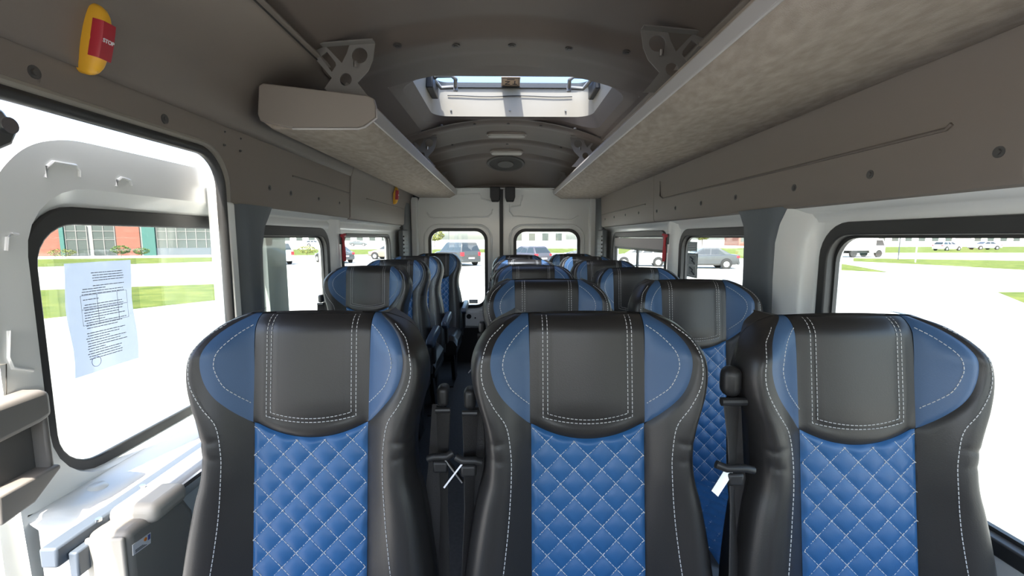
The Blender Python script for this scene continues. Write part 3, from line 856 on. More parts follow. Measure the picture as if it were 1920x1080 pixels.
def dashes(mb, curve, surf, L=.0056, gap=.0026, wd=.00075, lift=.0009):
    """curve: dense list of (x,t); surf(x,t)->Vector"""
    pts = [surf(*c) for c in curve]; acc = 0.0; on = []; period = L + gap
    for i in range(len(pts) - 1):
        a, b = pts[i], pts[i + 1]; ln = (b - a).length
        if ln < 1e-7: continue
        k0 = math.floor(acc / period); pos = acc
        k = math.floor(acc / period)
        while k * period < acc + ln:
            s0, s1 = max(acc, k * period), min(acc + ln, k * period + L)
            if s1 - s0 > .0006:
                p, q = a.lerp(b, (s0 - acc) / ln), a.lerp(b, (s1 - acc) / ln)
                d = (q - p).normalized(); up_ = Vector((0, -1, 0)); sd = d.cross(up_).normalized() * wd; li = up_ * lift
                o = len(mb.v)
                mb.v += [tuple(v) for v in (p - sd, p + sd, q + sd, q - sd, p + li - sd * .4, p + li + sd * .4, q + li + sd * .4, q + li - sd * .4)]
                mb.f += [(o + 4, o + 5, o + 6, o + 7), (o, o + 4, o + 7, o + 3), (o + 1, o + 2, o + 6, o + 5), (o, o + 1, o + 5, o + 4), (o + 3, o + 7, o + 6, o + 2)]
            k += 1
        acc += ln
    return mb


def dense(tab, n=70):
    """tab of (t, x) -> list of (x, t)"""
    return [(crom(tab, t), t) for t in ts(tab[0][0], tab[-1][0], n)]


QP = .054


def quilt_h(u, v):
    a, b = abs(math.sin(math.pi * (u + v) / QP)), abs(math.sin(math.pi * (u - v) / QP))
    return (a * b) ** .45


QT1 = .70


def quilt_surf(x, t):
    e = min(xp(t) - abs(x), abs(t - tb(x)))
    return P(x, t, -.0052 * quilt_h(x, t) * min(1, max(0, e) / .008) + seam(max(0, e), .006, .004))


def make_seat():
    s = empty('bus_seat')
    # black outer bolsters
    for sg in (1, -1):
        T = [0, .002, .004, .007, .011, .016, .022, .03, .04] + ts(.05, .34, 64) + ts(.352, .76, 32)
        bo = MB().grid(strip_part(lambda t: sg * xin(t), lambda t: sg * hw(t), T, 16)).build('bolster', M_leather, s, smooth=60)
        bl = [(.016, .172), (.04, .199), (.08, .2115), (.118, .209), (.158, .190), (.193, .165), (.228, .154), (.27, .150), (.36, .154), (.43, .161), (.51, .171), (.60, .178), (.70, .18)]
        dashes(MB(), [(sg * x, t) for x, t in dense(bl, 120)], lambda x, t: P(x - math.copysign(.007, x) * (1 - smooth01((t - .15) / .1)), t, -.0005)).build('bolster_stitching', M_thread, bo, smooth=0)
    # blue headrest wings
    for sg in (1, -1):
        T = [0, .002, .004, .007, .011, .016, .022, .03] + ts(.038, .209, 26)
        wg = MB().grid(strip_part(lambda t: sg * xp(t), lambda t: sg * xw(t), T, 12)).build('headrest_wing', M_wing, s, smooth=60)
        wl = [(.019, .117), (.03, .133), (.043, .147), (.06, .160), (.078, .1655), (.095, .165), (.128, .152), (.150, .133), (.168, .115)]
        dashes(MB(), [(sg * x, t) for x, t in dense(wl, 60)], lambda x, t: P(x, t, -.0005)).build('wing_stitching', M_thread, wg, smooth=0)
    # headrest centre panel
    rows = []
    for k in [0, .004, .01, .02, .035, .055, .08] + ts(.10, 1, 30):
        r_ = []
        for j in range(29):
            x = -1 + 2 * j / 28; x *= xp(.1); t = k * tb(x)
            groove = 0
            ax = abs(x)
            u = min(abs(ax - .083) if t < .199 else 9, abs(t - (.197 + .010 * (1 - (x / .083) ** 2))) if ax < .085 else 9)
            groove = .003 * max(0, 1 - u / .006)
            r_.append(P(x, t, seam(min(xp(.1) - ax, tb(x) - t)) + groove))
        rows.append(r_)
    hp = MB().grid(rows).build('headrest_panel', M_leather, s, smooth=60)
    st_ = MB()
    for dx, tt in ((.0875, .196), (.0785, .1885)):
        U = [(-dx, t) for t in ts(.002, tt, 40)] + [(-dx + 2 * dx * i / 30, tt + .011 * (1 - (-1 + 2 * i / 30) ** 2)) for i in range(31)] + [(dx, t) for t in ts(tt, .002, 40)]
        dashes(st_, U, lambda x, t: P(x, t, .0003))
    st_.build('headrest_stitching', M_thread, hp, smooth=0)
    # quilted blue centre
    rows = []
    N = 56
    for k in range(131):
        r_ = []
        for j in range(N + 1):
            x0 = -1 + 2 * j / N
            t = tb(x0 * .1105) + (QT1 - tb(x0 * .1105)) * k / 130
            r_.append(quilt_surf(x0 * xp(t), t))
        rows.append(r_)
    qp = MB().grid(rows).build('quilted_panel', M_quilt, s, smooth=80)
    st_ = MB()
    for sg in (1, -1):
        for k in range(-1, 18):
            c = k * QP; cur = []                       # line  t = c + sg*x
            for i in range(61):
                x = -.109 + .218 * i / 60; t = c + sg * x
                if tb(x) + .002 < t < QT1 - .005: cur.append((x, t))
            if len(cur) > 3: dashes(st_, cur, lambda x, t: P(x, t, -.0012), L=.0066, gap=.0018, wd=.0007)
    st_.build('quilt_stitching', M_thread, qp, smooth=0)
    # back shell
    T = [0, .004, .01, .02, .035] + ts(.06, .76, 34); rows = []
    for t in T:
        H = hw(t); ye = depth(H, t) + .0; yb = -t * TH + (.050 + .045 * smooth01(t / .35))
        ye = min(ye, yb - .02)
        cv = [(H, ye), (H + .001, ye * .5 + yb * .5 - .01), (H - .006, yb - .022), (H - .03, yb - .004), (H * .5, yb)]
        rows.append([Vector((x, y, ZT - t - .028 * (y - ye) / .09)) for x, y in cv] + [Vector((-x, y, ZT - t - .028 * (y - ye) / .09)) for x, y in reversed(cv)])
    m = MB().grid(rows)
    H = hw(0); pc = [r_ for r_ in rows[0]]; k5 = len(pc) // 2
    cap = [[P(H * (1 - 2 * j / 16), 0) for j in range(17)]]
    for q in range(1, 5):
        a, b = pc[q], pc[-1 - q]
        cap.append([a.lerp(b, j / 16) + Vector((0, 0, .004 * math.sin(math.pi * j / 16))) for j in range(17)])
    m.grid(cap)
    m.build('back_shell', M_leather, s, smooth=50)
    # cushion
    CW, y0, y1, zc = .235, -.56, -.085, .455
    rows = []
    for j in range(25):
        y = y1 + (y0 - y1) * j / 24; k = j / 24
        ed = .035 * smooth01((k - .86) / .14) ** 2
        r_ = []
        for i in range(-12, 13):
            x = CW * i / 12; a = abs(x)
            z = zc + .018 * math.sin(min(1, max(0, (a - .115) / .06)) * math.pi / 2) - .05 * max(0, (a - .19) / .045) ** 2 - ed
            r_.append(Vector((x, y, z)))
        rows.append(r_)
    m = MB().grid(rows)
    m.grid([[Vector((r_[0].x, r_[0].y, r_[0].z)) for r_ in rows], [Vector((r_[0].x + .01, r_[0].y, .345)) for r_ in rows]])
    m.grid([[Vector((r_[-1].x, r_[-1].y, r_[-1].z)) for r_ in rows], [Vector((r_[-1].x - .01, r_[-1].y, .345)) for r_ in rows]])
    m.grid([rows[-1], [Vector((p.x * .96, p.y + .012, .345)) for p in rows[-1]]])
    cu = m.build('seat_cushion', M_leather, s, smooth=60)
    rows = []
    for k in range(61):
        r_ = []
        for j in range(33):
            x = -.112 + .224 * j / 32; y = y1 - .005 + (y0 + .07 - y1) * k / 60
            e = min(.112 - abs(x), .03)
            r_.append(Vector((x, y, zc + .001 + .0062 * quilt_h(x, y) * min(1, e / .008))))
        rows.append(r_)
    cq = MB().grid(rows).build('cushion_panel', M_quilt, cu, smooth=80)
    st_ = MB()
    for sg in (1, -1):
        for k in range(-16, 6):
            cur = []
            for i in range(41):
                x = -.11 + .22 * i / 40; y = k * QP + sg * x
                if y0 + .08 < y < y1 - .008: cur.append((x, y))
            if len(cur) > 3:
                mb2 = MB(); dashes(mb2, cur, lambda x, y: Vector((x, -(zc + .0015), y)))
                st_.add([(x, z, -y) for x, y, z in mb2.v], mb2.f)
    st_.build('cushion_stitching', M_thread, cq, smooth=0)
    # frame and legs
    MB().box(-.225, .225, -.52, -.06, .305, .345).build('seat_frame', M_black, s, bevel=.006)
    for x in (-.17, .17):
        MB().prism([(-.40, .306), (-.34, .306), (-.22, .12), (-.12, .306), (-.06, .306), (-.16, .012), (-.10, .012), (-.10, 0), (-.46, 0), (-.46, .012), (-.28, .012)], lambda y, z: Vector((x - .015, y, z)), (.03, 0, 0)).build('leg', M_black, s)
    return s


def add_belt(s, sg, kind, gx=.258):
    """three point belt on the sg side of the seat"""
    hi = kind == 'high'
    gx *= sg
    gz = 1.03 if hi else .985
    gy = -.03 if hi else .0
    w0 = .046 if hi else .034
    g = MB().box(gx - (.018 if hi else .012), gx + (.018 if hi else .012), gy - .012, gy + .025, gz - .028, gz + (.030 if hi else .014)).build('belt_guide', M_black, s, bevel=.0165 if hi else .010, seg=4)
    MB().tube([(gx - (.023 if hi else .015), gy - .008, gz - .034), (gx + (.023 if hi else .015), gy - .008, gz - .034)], .008 if hi else .006, 10).build('guide_roller', M_black, g)
    pts = [(gx, gy, gz - .03), (gx, gy - .012, gz - .10), (gx + sg * .002, gy - .028, gz - .22), (gx + sg * .004, gy - .055, gz - .38), (gx + sg * .004, gy - .10, gz - .62)]
    MB().ribbon(pts, [(1, -.5 * sg, 0), (1, -.9 * sg, 0), (1, -1.4 * sg, 0), (1, -.9 * sg, 0), (1, -.4 * sg, 0)], [w0, w0 * .95, w0 * .8, w0, w0]).build('lap_strap', M_strap, s)
    pts = [(gx - sg * .010, gy + .012, gz - .03), (gx - sg * .016, gy + .004, gz - .16), (gx - sg * .030, gy - .02, gz - .33), (gx - sg * .052, gy - .075, gz - .62)]
    MB().ribbon(pts, [(1, -.2 * sg, 0), (1, -.25 * sg, 0), (1, -.1 * sg, 0), (1, 0, 0)], [.030, .038, .046, .048]).build('shoulder_strap', M_strap, s)
    zt = gz - (.14 if hi else .11)
    c = Vector((gx + (sg * .014 if hi else 0), gy - .05, zt))
    hl = .034 if hi else .024
    tg = MB().tube([c + Vector((-hl, 0, -sg * .006)), c + Vector((-hl * .5, -.004, 0)), c + Vector((hl * .5, -.004, 0)), c + Vector((hl, 0, sg * .006))], .0075, 8).build('belt_tongue', M_black, s, smooth=60)
    d = Vector((sg * .62, -.25, -.74)).normalized()
    b = c + d * .006 + Vector((sg * .006, 0, 0))
    MB().ribbon([b, b + d * (.050 if hi else .056)], Vector((-sg * .75, -.3, -.62)) if hi else Vector((-.3, -1, 0)), [.015, .014] if hi else [.010, .008], .0016).build('tongue_blade', M_chrome if hi else mat('dull steel', (.30, .30, .31), .35, metal=1), tg)
    MB().box(-.015, .015, -.010, .006, -.032, -.008, Matrix.Translation(c)).build('tongue_grip', M_black, tg, bevel=.005)
    MB().box(gx - .012, gx + .014, -.20, -.03, .30, .42).build('buckle_anchor', M_black, s, bevel=.006)


def add_arm(s, sg):
    a = MB().prism([(-.40, .655), (-.385, .685), (-.30, .70), (-.09, .715), (-.05, .70), (-.06, .655), (-.20, .645), (-.34, .625)], lambda y, z: Vector((sg * .255, y, z)), (sg * .042, 0, 0)).build('armrest', M_navy, s, bevel=.010, seg=3)
    MB().box(sg * .25 - .012, sg * .25 + .012, -.09, -.02, .45, .70).build('armrest_hinge', M_black, a, bevel=.006)


proto = make_seat()
SEATS = [  # x, y, belt side, belt kind, armrest side, label
    (-.380, .883, 1, 'low', 0, 'blue and black seat at front left, beside the sliding door'),
    (.163, .867, -1, 'low', 0, 'blue and black seat in the middle of the front row'),
    (.670, .832, -1, 'high', 0, 'blue and black seat at front right, against the large right window'),
    (.152, 1.585, -1, 'low', 0, 'seat directly behind the middle front seat, only its headrest showing'),
    (.668, 1.555, -1, 'low', 0, 'right seat of the second row, blue quilting seen between the two front seats'),
    (.157, 2.385, -1, 'low', 0, 'aisle seat of the third row in the middle column, dark headrest top'),
    (.655, 2.20, -1, 'low', 0, 'right column seat beside the post with the emergency hammer'),
    (.140, 3.02, -1, 'low', 0, 'middle column seat with its headrest lit by sun from the roof hatch'),
    (.655, 2.90, -1, 'low', 0, 'right column seat in front of the right window with a sliding pane'),
    (.128, 3.80, -1, 'low', 0, 'rearmost seat of the middle column, just before the rear doors'),
    (.655, 3.50, -1, 'low', 0, 'right column seat next to last, half hidden behind the one before it'),
    (.625, 4.08, -1, 'low', 0, 'last seat of the right column, a sliver of blue wing showing before the rear door'),
    (-.714, 2.351, -1, 'low', 1, 'foremost seat of the rear left column, full headrest showing by the window'),
    (-.728, 3.03, -1, 'low', 1, 'second seat of the rear left column, behind the foremost one'),
    (-.715, 3.60, -1, 'low', 1, 'third seat of the rear left column, grey side catching the light'),
    (-.630, 4.23, -1, 'low', 1, 'last seat of the rear left column, standing before the left rear door window'),
]
made = []
for i, (x, y, sg, kd, arm, lab) in enumerate(SEATS):
    o = proto if i == 0 else copy_tree(proto)
    made.append(o)
for (x, y, sg, kd, arm, lab), o in zip(SEATS, made):
    o.location = (x, y, 0)
    o['label'] = lab; o['category'] = 'seat'; o['group'] = 'quilted passenger seats'
    add_belt(o, sg, kd, .243 if kd == 'high' else .232 if x > 0 else .255)
    if arm: add_arm(o, arm)

# ------------------------------------------------------------------ emergency hammers, window stickers
def hammer(X, y, s, lab):
    t = empty('emergency_hammer', (X, y, 1.22), label=lab, category='emergency hammer', group='red emergency hammers')
    MB().box(-.010, .010, -.016, .018, .04, .10).build('holder', M_dpillar, t, bevel=.004)
    MB().tube([(-s * .016, 0, .09), (-s * .018, .0, .04), (-s * .016, .006, -.03), (-s * .016, .010, -.06)], [.010, .008, .012, .009], 10, flat=.7).build('handle', M_red, t)
    MB().tube([(-s * .018, -.022, .088), (-s * .018, .022, .094)], .010, 10).build('head', M_red, t)


hammer(.955, 2.60, 1, 'red emergency hammer on the post between the two right rear windows')
hammer(-.957, 2.64, -1, 'red emergency hammer on the post between the two left rear windows')


def wsticker(px0, px1, py0, py1, X, name, lab, stripes):
    a, b = atX(px0, py0, X), atX(px1, py1, X)
    y0, y1 = sorted((a.y, b.y)); z0, z1 = sorted((a.z, b.z))
    o = MB().box(X - .001, X, y0, y1, z0, z1).build(name, M_greysticker, label=lab, category='sticker')
    W, Hh = y1 - y0, z1 - z0
    if stripes:
        for k in range(5): MB().box(X - .003, X - .0012, y0 + W * .08, y1 - W * .08, z0 + Hh * (.10 + .18 * k), z0 + Hh * (.16 + .18 * k)).build('printed_line', M_label, o)
    else:
        for c in (.72, .28):
            zc_ = z0 + Hh * c; yc_ = (y0 + y1) / 2
            MB().tube([Vector((X - .0025, yy, zz)) for yy, zz in rrect(y0 + W * .12, y1 - W * .12, zc_ - Hh * .2, zc_ + Hh * .2, .004, 3)], .0012, 4, closed=True).build('pictogram_border', M_label, o)
            MB().tube([(X - .0025, yc_ + W * .2, zc_ + Hh * .12), (X - .0025, yc_ - W * .1, zc_ + .02 * Hh), (X - .0025, yc_ + W * .05, zc_ - Hh * .02), (X - .0025, yc_ - W * .22, zc_ - Hh * .14)], .004, 5).build('pictogram', M_ink, o)


wsticker(1290, 1307, 474, 522, .995, 'pictogram_sticker', 'tall grey sticker with two pictograms in the right window behind the pillar', False)
wsticker(1290, 1307, 453, 472, .995, 'ruled_sticker', 'small grey ruled sticker above the pictogram sticker in the right window', True)
# sliding vent frame and pale blind in the right rear window
vw = empty('vent_frame', (.985, 2.70, 0), label='grey sliding vent frame with pale top flap in the right rear window', category='window vent')
MB().box(-.004, .006, .03, 1.25, 1.205, 1.222).build('top_rail', M_rubber, vw)
MB().box(-.004, .006, .56, .60, .72, 1.21).build('upright', M_dpillar, vw)
MB().box(-.002, .002, .03, 1.25, 1.222, 1.295).build('flap', mat('pale flap', (.55, .50, .48), .6), vw)

# ------------------------------------------------------------------ outside
M_asph = mat('sunlit pale asphalt', (.36, .35, .32), .9, vary=(.35, (.42, .41, .37), 6, (1, 1, 1)))
M_grass = mat('grass', (.060, .085, .016), .9, spec=.1, vary=(1.2, (.115, .130, .030), 6, (1, 1, 1)))
MB().box(-260, 260, -120, 420, GZ - .2, GZ).build('ground', M_asph, smooth=0, **ST)


def lawn(pix, lab):
    pts = [atZ(x, y, GZ) for x, y in pix]
    MB().prism([(p.x, p.y) for p in pts], lambda x, y: Vector((x, y, GZ)), (0, 0, .006)).build('grass_strip', M_grass, kind='stuff', label=lab, category='grass')


lawn([(-160, 552), (420, 532), (520, 528), (470, 556), (80, 598), (-200, 640)], 'mown grass strip across the yard outside the sliding door window')
lawn([(-100, 488), (420, 482), (420, 490), (-100, 506)], 'narrow grass verge at the foot of the building on the left')
lawn([(480, 468), (960, 467), (960, 473), (480, 480)], 'bright grass verge behind the parked cars at the rear left')
lawn([(1020, 466), (1400, 465), (1440, 488), (1330, 480), (1020, 474)], 'bright grass verge behind the grey saloon on the right')
lawn([(1400, 490), (1540, 489), (1600, 498), (1670, 511), (1560, 506), (1400, 498)], 'thin yellow grass tongue near the box truck')
lawn([(1600, 484), (1990, 490), (1990, 510), (1750, 497), (1600, 490)], 'ragged long grass strip across the right window view')
lawn([(1650, 463), (1990, 462), (1990, 474), (1650, 474)], 'far yellow grass field at the right')
lawn([(1870, 548), (2100, 546), (2100, 640)], 'corner of a lawn at the right edge of the right window')

# parked cars
G_car = mat('dark car glass', (.02, .025, .028), .08, coat=.5)
M_tyre = mat('tyre', (.02, .02, .02), .8)
M_rim = mat('alloy rim', (.45, .46, .47), .3, metal=.8)
M_tail = mat('red lamp', (.55, .02, .03), .25)
M_headl = mat('headlamp', (.75, .78, .8), .15)
SH = {
    'sedan': dict(L=4.5, W=.88, top=[(-2.25, .72), (-2.2, .98), (-1.6, 1.03), (-.9, .98), (.9, .95), (1.5, .87), (2.1, .72), (2.25, .52)], gb=(-1.85, 1.05), gr=(-.95, .15), zr=1.45),
    'hatch': dict(L=4.1, W=.86, top=[(-2.05, .80), (-2.02, 1.02), (-1.5, 1.0), (.9, .95), (1.5, .88), (1.95, .72), (2.05, .52)], gb=(-2.0, 1.10), gr=(-1.55, .20), zr=1.50),
    'suv': dict(L=4.7, W=.95, top=[(-2.35, .85), (-2.32, 1.12), (-1.6, 1.12), (.9, 1.10), (1.6, 1.05), (2.2, .92), (2.35, .6)], gb=(-2.28, 1.15), gr=(-2.05, .30), zr=1.80),
}


def car(kind, colname, col, x, y, heading, label, lights=True):
    S = SH[kind]; L, W = S['L'], S['W']; zb = .24
    c = empty('car', (x, y, GZ), heading, label=label, category='car', group='parked cars')
    paint = mat('car paint ' + colname, col, .25, coat=.6)
    rows = []
    for x_, zt_ in S['top']:
        k = 1 - .10 * smooth01((abs(x_) - L * .36) / (L * .14))
        wv = W * k; zl = zb + (.10 if abs(x_) > L * .47 else 0)
        half = [(wv * .86, zl), (wv * .99, zl + .12), (wv, (zl + zt_) / 2), (wv * .97, zt_ - .07), (wv * .88, zt_), (wv * .4, zt_ + .015)]
        rows.append([Vector((x_, a, b)) for a, b in half] + [Vector((x_, -a, b)) for a, b in reversed(half)])
    m = MB().grid(rows)
    for r_ in (rows[0], rows[-1]): m.add(r_, [tuple(range(len(r_)))])
    m.build('body', paint, c, smooth=40)
    zs = crom(S['top'], -.4) - .03; (b0, b1), (r0, r1), zr = S['gb'], S['gr'], S['zr']
    wb, wr = W * .90, W * .70

    def sec(f):
        xa, xb = b0 + (r0 - b0) * f, b1 + (r1 - b1) * f
        return xa, xb, zs + (zr - zs) * f, wb + (wr - wb) * f
    rows = []
    for f in (0, .5, .92, 1.0):
        xa, xb, z, wv = sec(f)
        if f == 1.0: xa += .07; xb -= .07; wv -= .06; z += .015
        rows.append([Vector(p) for p in ((xa, -wv, z), (xa, wv, z), (xb, wv, z), (xb, -wv, z), (xa, -wv, z))])
    m = MB().grid(rows); m.add(rows[-1][:4], [(0, 1, 2, 3)])
    m.build('cabin', paint, c, bevel=.03)

    def pane(nm, q):
        n_ = (q[1] - q[0]).cross(q[2] - q[0]).normalized()
        mid = sum(q, Vector()) / len(q)
        if n_.dot(mid - Vector((0, 0, mid.z - .2))) < 0: n_ = -n_
        m_ = MB(); m_.add([p + n_ * .006 for p in q] + [p - n_ * .02 for p in q], [tuple(range(len(q)))] + [(i, (i + 1) % len(q), len(q) + (i + 1) % len(q), len(q) + i) for i in range(len(q))])
        m_.build(nm, G_car, c, smooth=0)
    f0, f1 = .14, .86
    for s in (1, -1):
        for u0, u1 in ((.06, .36), (.39, .64), (.67, .95)) if kind != 'sedan' else ((.16, .52), (.55, .93)):
            q = []
            for f, u in ((f0, u0), (f0, u1), (f1, u1), (f1, u0)):
                xa, xb, z, wv = sec(f); q.append(Vector((xa + (xb - xa) * u, s * wv, z)))
            pane('side_window', q)
    for nm, e in (('rear_window', 0), ('windscreen', 1)):
        q = []
        for f, v in ((f0, -.9), (f0, .9), (f1, .86), (f1, -.86)):
            s_ = sec(f); q.append(Vector((s_[e], v * s_[3], s_[2])))
        pane(nm, q)
    wr_ = .33 if kind != 'suv' else .38
    for xx in (-L * .30, L * .31):
        for s in (1, -1):
            MB().cyl((xx, s * (W - .035), wr_ + .03), (0, 1, 0), wr_ + .06, .09, 24).build('wheel_arch', M_black, c)
            wl_ = MB().cyl((xx, s * (W - .06), wr_), (0, 1, 0), wr_, .20, 24).build('wheel', M_tyre, c, bevel=.02)
            MB().cyl((xx, s * (W + .04), wr_), (0, 1, 0), wr_ * .62, .02, 16).build('rim', M_rim, wl_)
    zt_ = S['top'][1][1]
    for s in (1, -1):
        hgt = .28 if kind == 'suv' else .16
        MB().box(-L / 2 - .015, -L / 2 + .20, s * W * .66, s * W * .915, zt_ - .06 - hgt, zt_ - .05).build('tail_lamp', M_tail, c, bevel=.02)
        MB().box(L / 2 - .30, L / 2 - .06, s * W * .62, s * W * .90, .62, .76).build('headlamp', M_headl, c, bevel=.03)
    MB().box(-L / 2 - .04, -L / 2 + .10, -W * .88, W * .88, .30, .52).build('rear_bumper', paint, c, bevel=.04)
    MB().box(-L / 2 - .055, -L / 2 - .035, -.26, .26, .56, .67).build('number_plate', M_label, c)
    return c


def gp(px, py): p = atZ(px, py, GZ); return p.x, p.y


def place(px, py): x, y = gp(px, py); return x, y


CARS = [   # kind, colour, pixel of the middle of the rear bumper on the ground, heading
    ('suv', 'white', (.75, .75, .76), (532, 497), 140, 'white car cut off by the door edge in the left window'),
    ('sedan', 'dark grey', (.045, .05, .055), (649, 494), 135, 'dark saloon seen from behind, across the post of the left windows'),
    ('hatch', 'beige', (.20, .17, .135), (768, 486), 170, 'beige estate car in the left rear window'),
    ('suv', 'charcoal', (.035, .038, .04), (884, 499), 126, 'dark off-roader seen through the left rear door window'),
    ('hatch', 'plum', (.05, .046, .06), (1020, 500), 125, 'dark estate car low in the right rear door window'),
    ('sedan', 'black', (.035, .037, .045), (1148, 490), 170, 'black saloon at the right edge of the right rear door window'),
    ('hatch', 'white', (.75, .75, .76), (1252, 499), 168, 'white hatchback in the right rear window'),
    ('sedan', 'grey', (.045, .05, .055), (1378, 503), 172, 'grey saloon in the right window behind the pillar'),
]
for k, cn, col, (px, py), hd, lab in CARS:
    x, y = gp(px, py); L_ = SH[k]['L'] / 2
    car(k, cn, col, x + L_ * math.cos(R(hd)), y + L_ * math.sin(R(hd)), R(hd), lab)
FAR = [(1775, 470, 'white', (.75, .75, .76), 'hatch', 10, 'far white hatchback in the middle of the right window'), (1845, 468, 'silver', (.5, .51, .52), 'sedan', 175, 'far silver saloon right of the white hatchback'), (1130, 462, 'red', (.35, .03, .04), 'hatch', 160, 'far red hatchback beyond the right rear window'),
       (590, 462, 'silver', (.5, .51, .52), 'hatch', 20, 'far silver hatchback left of the dark saloon'), (672, 461, 'slate', (.06, .07, .075), 'sedan', 10, 'far dark saloon right of the dark saloon'), (1440, 466, 'white', (.75, .75, .76), 'sedan', 185, 'far white saloon behind the grey saloon')]
for px, py, cn, col, k, hd, lab in FAR:
    x, y = gp(px, py); car(k, cn, col, x, y, R(hd), lab)

# box truck
x, y = gp(1606, 482)
tk = empty('box_truck', (x, y, GZ), R(8), label='white box truck at the left end of the right window', category='truck')
MB().box(-2.2, .9, -1.0, 1.0, .75, 2.55).build('cargo_box', mat('truck white', (.8, .8, .8), .4), tk, bevel=.03)
MB().prism([(1.0, .5), (2.6, .5), (2.6, 1.25), (2.25, 2.05), (1.0, 2.05)], lambda a, b: Vector((a, -.95, b)), (0, 1.9, 0)).build('cab', MATS['truck white'], tk, bevel=.06)
MB().prism([(1.35, 1.3), (2.45, 1.3), (2.15, 1.9), (1.35, 1.9)], lambda a, b: Vector((a, -.96, b)), (0, 1.92, 0)).build('cab_window', G_car, tk)
MB().box(-2.2, 2.4, -.5, .5, .45, .75).build('chassis', M_black, tk)
for xx in (-1.4, 1.8):
    for s in (1, -1): MB().cyl((xx, s * .85, .42), (0, 1, 0), .42, .26, 24).build('wheel', M_tyre, tk, bevel=.03)

# building on the left
A, B = atZ(-250, 484, GZ), atZ(470, 477, GZ)
dv = (B - A); ln = math.hypot(dv.x, dv.y)
bl = empty('building', (A.x, A.y, GZ), math.atan2(dv.y, dv.x), label='low brick and glass building behind the grass outside the sliding door', category='building')
M_brick = mat('red brick', (.17, .055, .035), .8, vary=(3, (.20, .075, .05), 4, (1, 1, 6)))
MB().box(0, ln * 1.02, 0, 6, 0, 5.5).build('wall', mat('grey cladding', (.20, .20, .19), .6), bl)


def bx(px): return (px + 250) / 720 * ln


def fr(px):     # distance along the facade of an image column
    d = ray(px, 480); o = Vector((0, 0)); n = Vector((-dv.y, dv.x)); k = (A.x * n.x + A.y * n.y) / (d.x * n.x + d.y * n.y)
    return ((d.x * k - A.x) * dv.x + (d.y * k - A.y) * dv.y) / ln


M_teal = mat('teal paint', (.03, .10, .085), .5)
M_fglass = mat('facade glass', (.045, .055, .05), .35)
for p0, p1, mt, z1 in ((-200, 125, M_brick, 5.5), (222, 266, M_brick, 5.5), (440, 465, M_brick, 5.5)): MB().box(fr(p0), fr(p1), -.12, 0, 0, z1).build('brick_panel', mt, bl)
MB().box(fr(272), fr(296), -.35, 0, 0, 5.5).build('teal_column', M_teal, bl)
MB().box(fr(118), fr(126), -.3, 0, 0, 5.5).build('teal_column', M_teal, bl)
for p0, p1 in ((128, 168), (178, 220), (298, 408)):
    f = MB().box(fr(p0), fr(p1), -.10, 0, .9 if p0 > 290 else .1, 3.6).build('window_band', M_fglass, bl)
    n_ = max(2, int((p1 - p0) / 18))
    for k in range(n_ + 1):
        xx = fr(p0 + (p1 - p0) * k / n_); MB().box(xx - .04, xx + .04, -.16, -.10, .9 if p0 > 290 else .1, 3.6).build('mullion', M_steel, f)
    for zz in (1.9, 2.9): MB().box(fr(p0), fr(p1), -.15, -.10, zz, zz + .07).build('transom', M_steel, f)
MB().box(fr(296), fr(410), -.2, 0, 0, .9).build('plinth', mat('blue grey plinth', (.07, .085, .10), .6), bl)


def shrub(px, py, h, wd, col, lab, nm='shrub'):
    x, y = gp(px, py)
    t = empty(nm, (x, y, GZ), label=lab, category='shrub' if nm == 'shrub' else 'tree', group='shrubs and trees outside')
    rn = random.Random(int(px * 7 + py)); m = MB()
    base = .25 if nm == 'shrub' else .35
    for k in range(420):
        a, b = rn.uniform(0, 6.28), rn.uniform(-1, 1); rr_ = rn.uniform(.55, 1) ** .5
        c = Vector((math.cos(a) * math.sqrt(1 - b * b) * wd * rr_, math.sin(a) * math.sqrt(1 - b * b) * wd * rr_, h * (base + (1 - base) / 2 * (1 + b * rr_))))
        s = rn.uniform(.06, .12) * h; e1 = Vector((rn.uniform(-1, 1), rn.uniform(-1, 1), rn.uniform(-.6, .6))).normalized(); e2 = e1.cross(Vector((rn.uniform(-1, 1), rn.uniform(-1, 1), 1))).normalized()
        m.add([c - e1 * s, c + e2 * s * .5, c + e1 * s, c - e2 * s * .5], [(0, 1, 2, 3)])
    m.build('foliage', mat('leaves ' + col[0], col[1], .8, spec=.2), t, smooth=0)
    MB().tube([(0, 0, -.02), (0, 0, h * .5)], h * .02, 8).build('stem', mat('bark', (.12, .09, .06), .9), t)


LG = ('green', (.07, .115, .03)); LY = ('yellow green', (.17, .18, .05)); LD = ('dull green', (.08, .11, .06))
shrub(228, 482, 1.3, .9, LG, 'green shrub against the brick left of the teal column')
shrub(266, 481, 1.0, .8, LG, 'smaller green shrub right beside the teal column')
shrub(118, 485, 1.0, 1.1, LY, 'pale shrub at the left end of the building')
shrub(576, 480, 1.2, 1.0, LY, 'yellowish bush left of the dark saloon')
shrub(1316, 462, 4.5, 1.9, LY, 'yellowish young tree behind the grey saloon', 'tree')
shrub(815, 462, 4.0, 2.4, LY, 'yellowish tree left of the off-roader', 'tree')
shrub(1162, 463, 3.6, 2.2, LD, 'dull green tree at the left of the right rear window', 'tree')
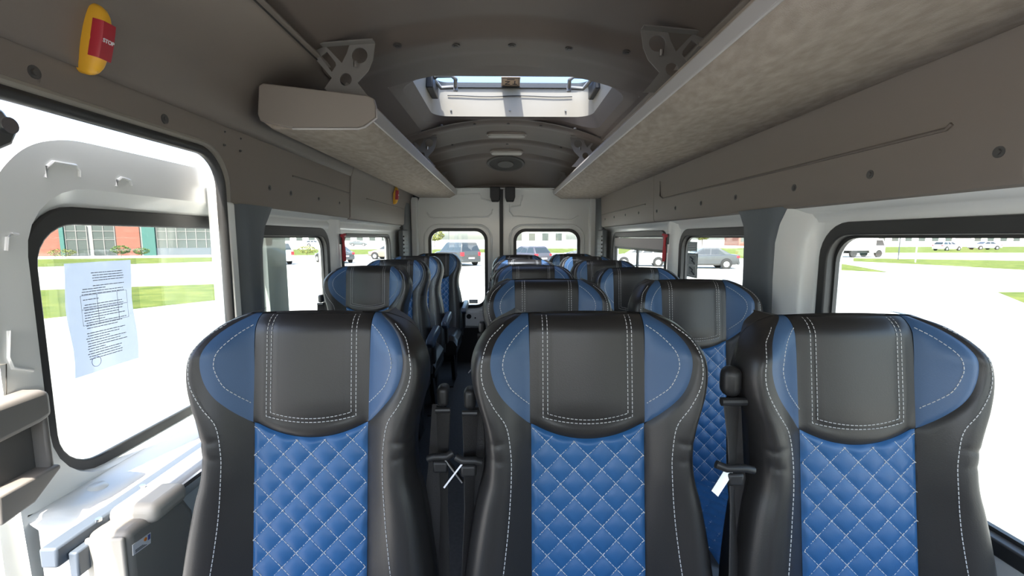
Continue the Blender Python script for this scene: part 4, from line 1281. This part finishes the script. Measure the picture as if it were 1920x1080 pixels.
# far fence, low buildings, sign posts
def far_building(px0, px1, py, h, wallm, roofm, lab):
    a, b = atZ(px0, py, GZ), atZ(px1, py, GZ); d_ = b - a; l_ = math.hypot(d_.x, d_.y)
    t = empty('far_building', (a.x, a.y, GZ), math.atan2(d_.y, d_.x), label=lab, category='building', group='far low buildings')
    MB().box(0, l_, 0, 8, 0, h).build('wall', wallm, t)
    MB().prism([(-.4, h), (4, h + 1.0), (8.4, h)], lambda a_, b_: Vector((-.3, a_, b_)), (l_ + .6, 0, 0)).build('roof', roofm, t)
    n_ = max(3, int(l_ / 4))
    for k in range(n_): MB().box(l_ * (k + .25) / n_, l_ * (k + .75) / n_, -.05, .05, 1.0, h - .6).build('window', M_fglass, t)


M_palew = mat('pale render', (.68, .66, .62), .8); M_roofr = mat('red roof sheet', (.40, .05, .05), .5); M_roofg = mat('grey roof sheet', (.35, .36, .38), .5)
far_building(1640, 1790, 458, 4.2, M_palew, M_roofr, 'far pale hall with a red roof in the right window')
far_building(1820, 1990, 458, 4.2, M_palew, M_roofg, 'far pale hall with a grey roof at the right edge')
far_building(1385, 1425, 461, 3.0, M_brick, M_roofg, 'far small brick building behind the grey saloon')
far_building(480, 620, 457, 4.5, M_palew, M_roofr, 'far pale building with a red roof in the left window')
far_building(640, 780, 457, 4.0, M_palew, M_roofg, 'far pale building with a grey roof in the left rear window')
far_building(960, 1060, 457, 4.2, M_palew, M_roofg, 'far pale building beyond the right rear door')
for (px, py, h, hd), lab in (((1684, 487, 3.2, 1), 'post with a small red sign right of the box truck'), ((1716, 492, 4.5, 0), 'pale lamp post near the middle of the right window'), ((722, 470, 4.0, 0), 'thin lamp post left of the beige estate car'), ((842, 468, 5, 1), 'sign post behind the off-roader')):
    x, y = gp(px, py); t = empty('post', (x, y, GZ), label=lab, category='post')
    MB().cyl((0, 0, h / 2), (0, 0, 1), .05, h, 10).build('pole', M_label if not hd else M_dpillar, t)
    if hd: MB().cyl((0, -.06, h - .3), (0, 1, 0), .3, .03, 20).build('sign', M_red, t)
    else: MB().box(-.1, .5, -.08, .08, h, h + .08).build('lamp_head', M_label, t)
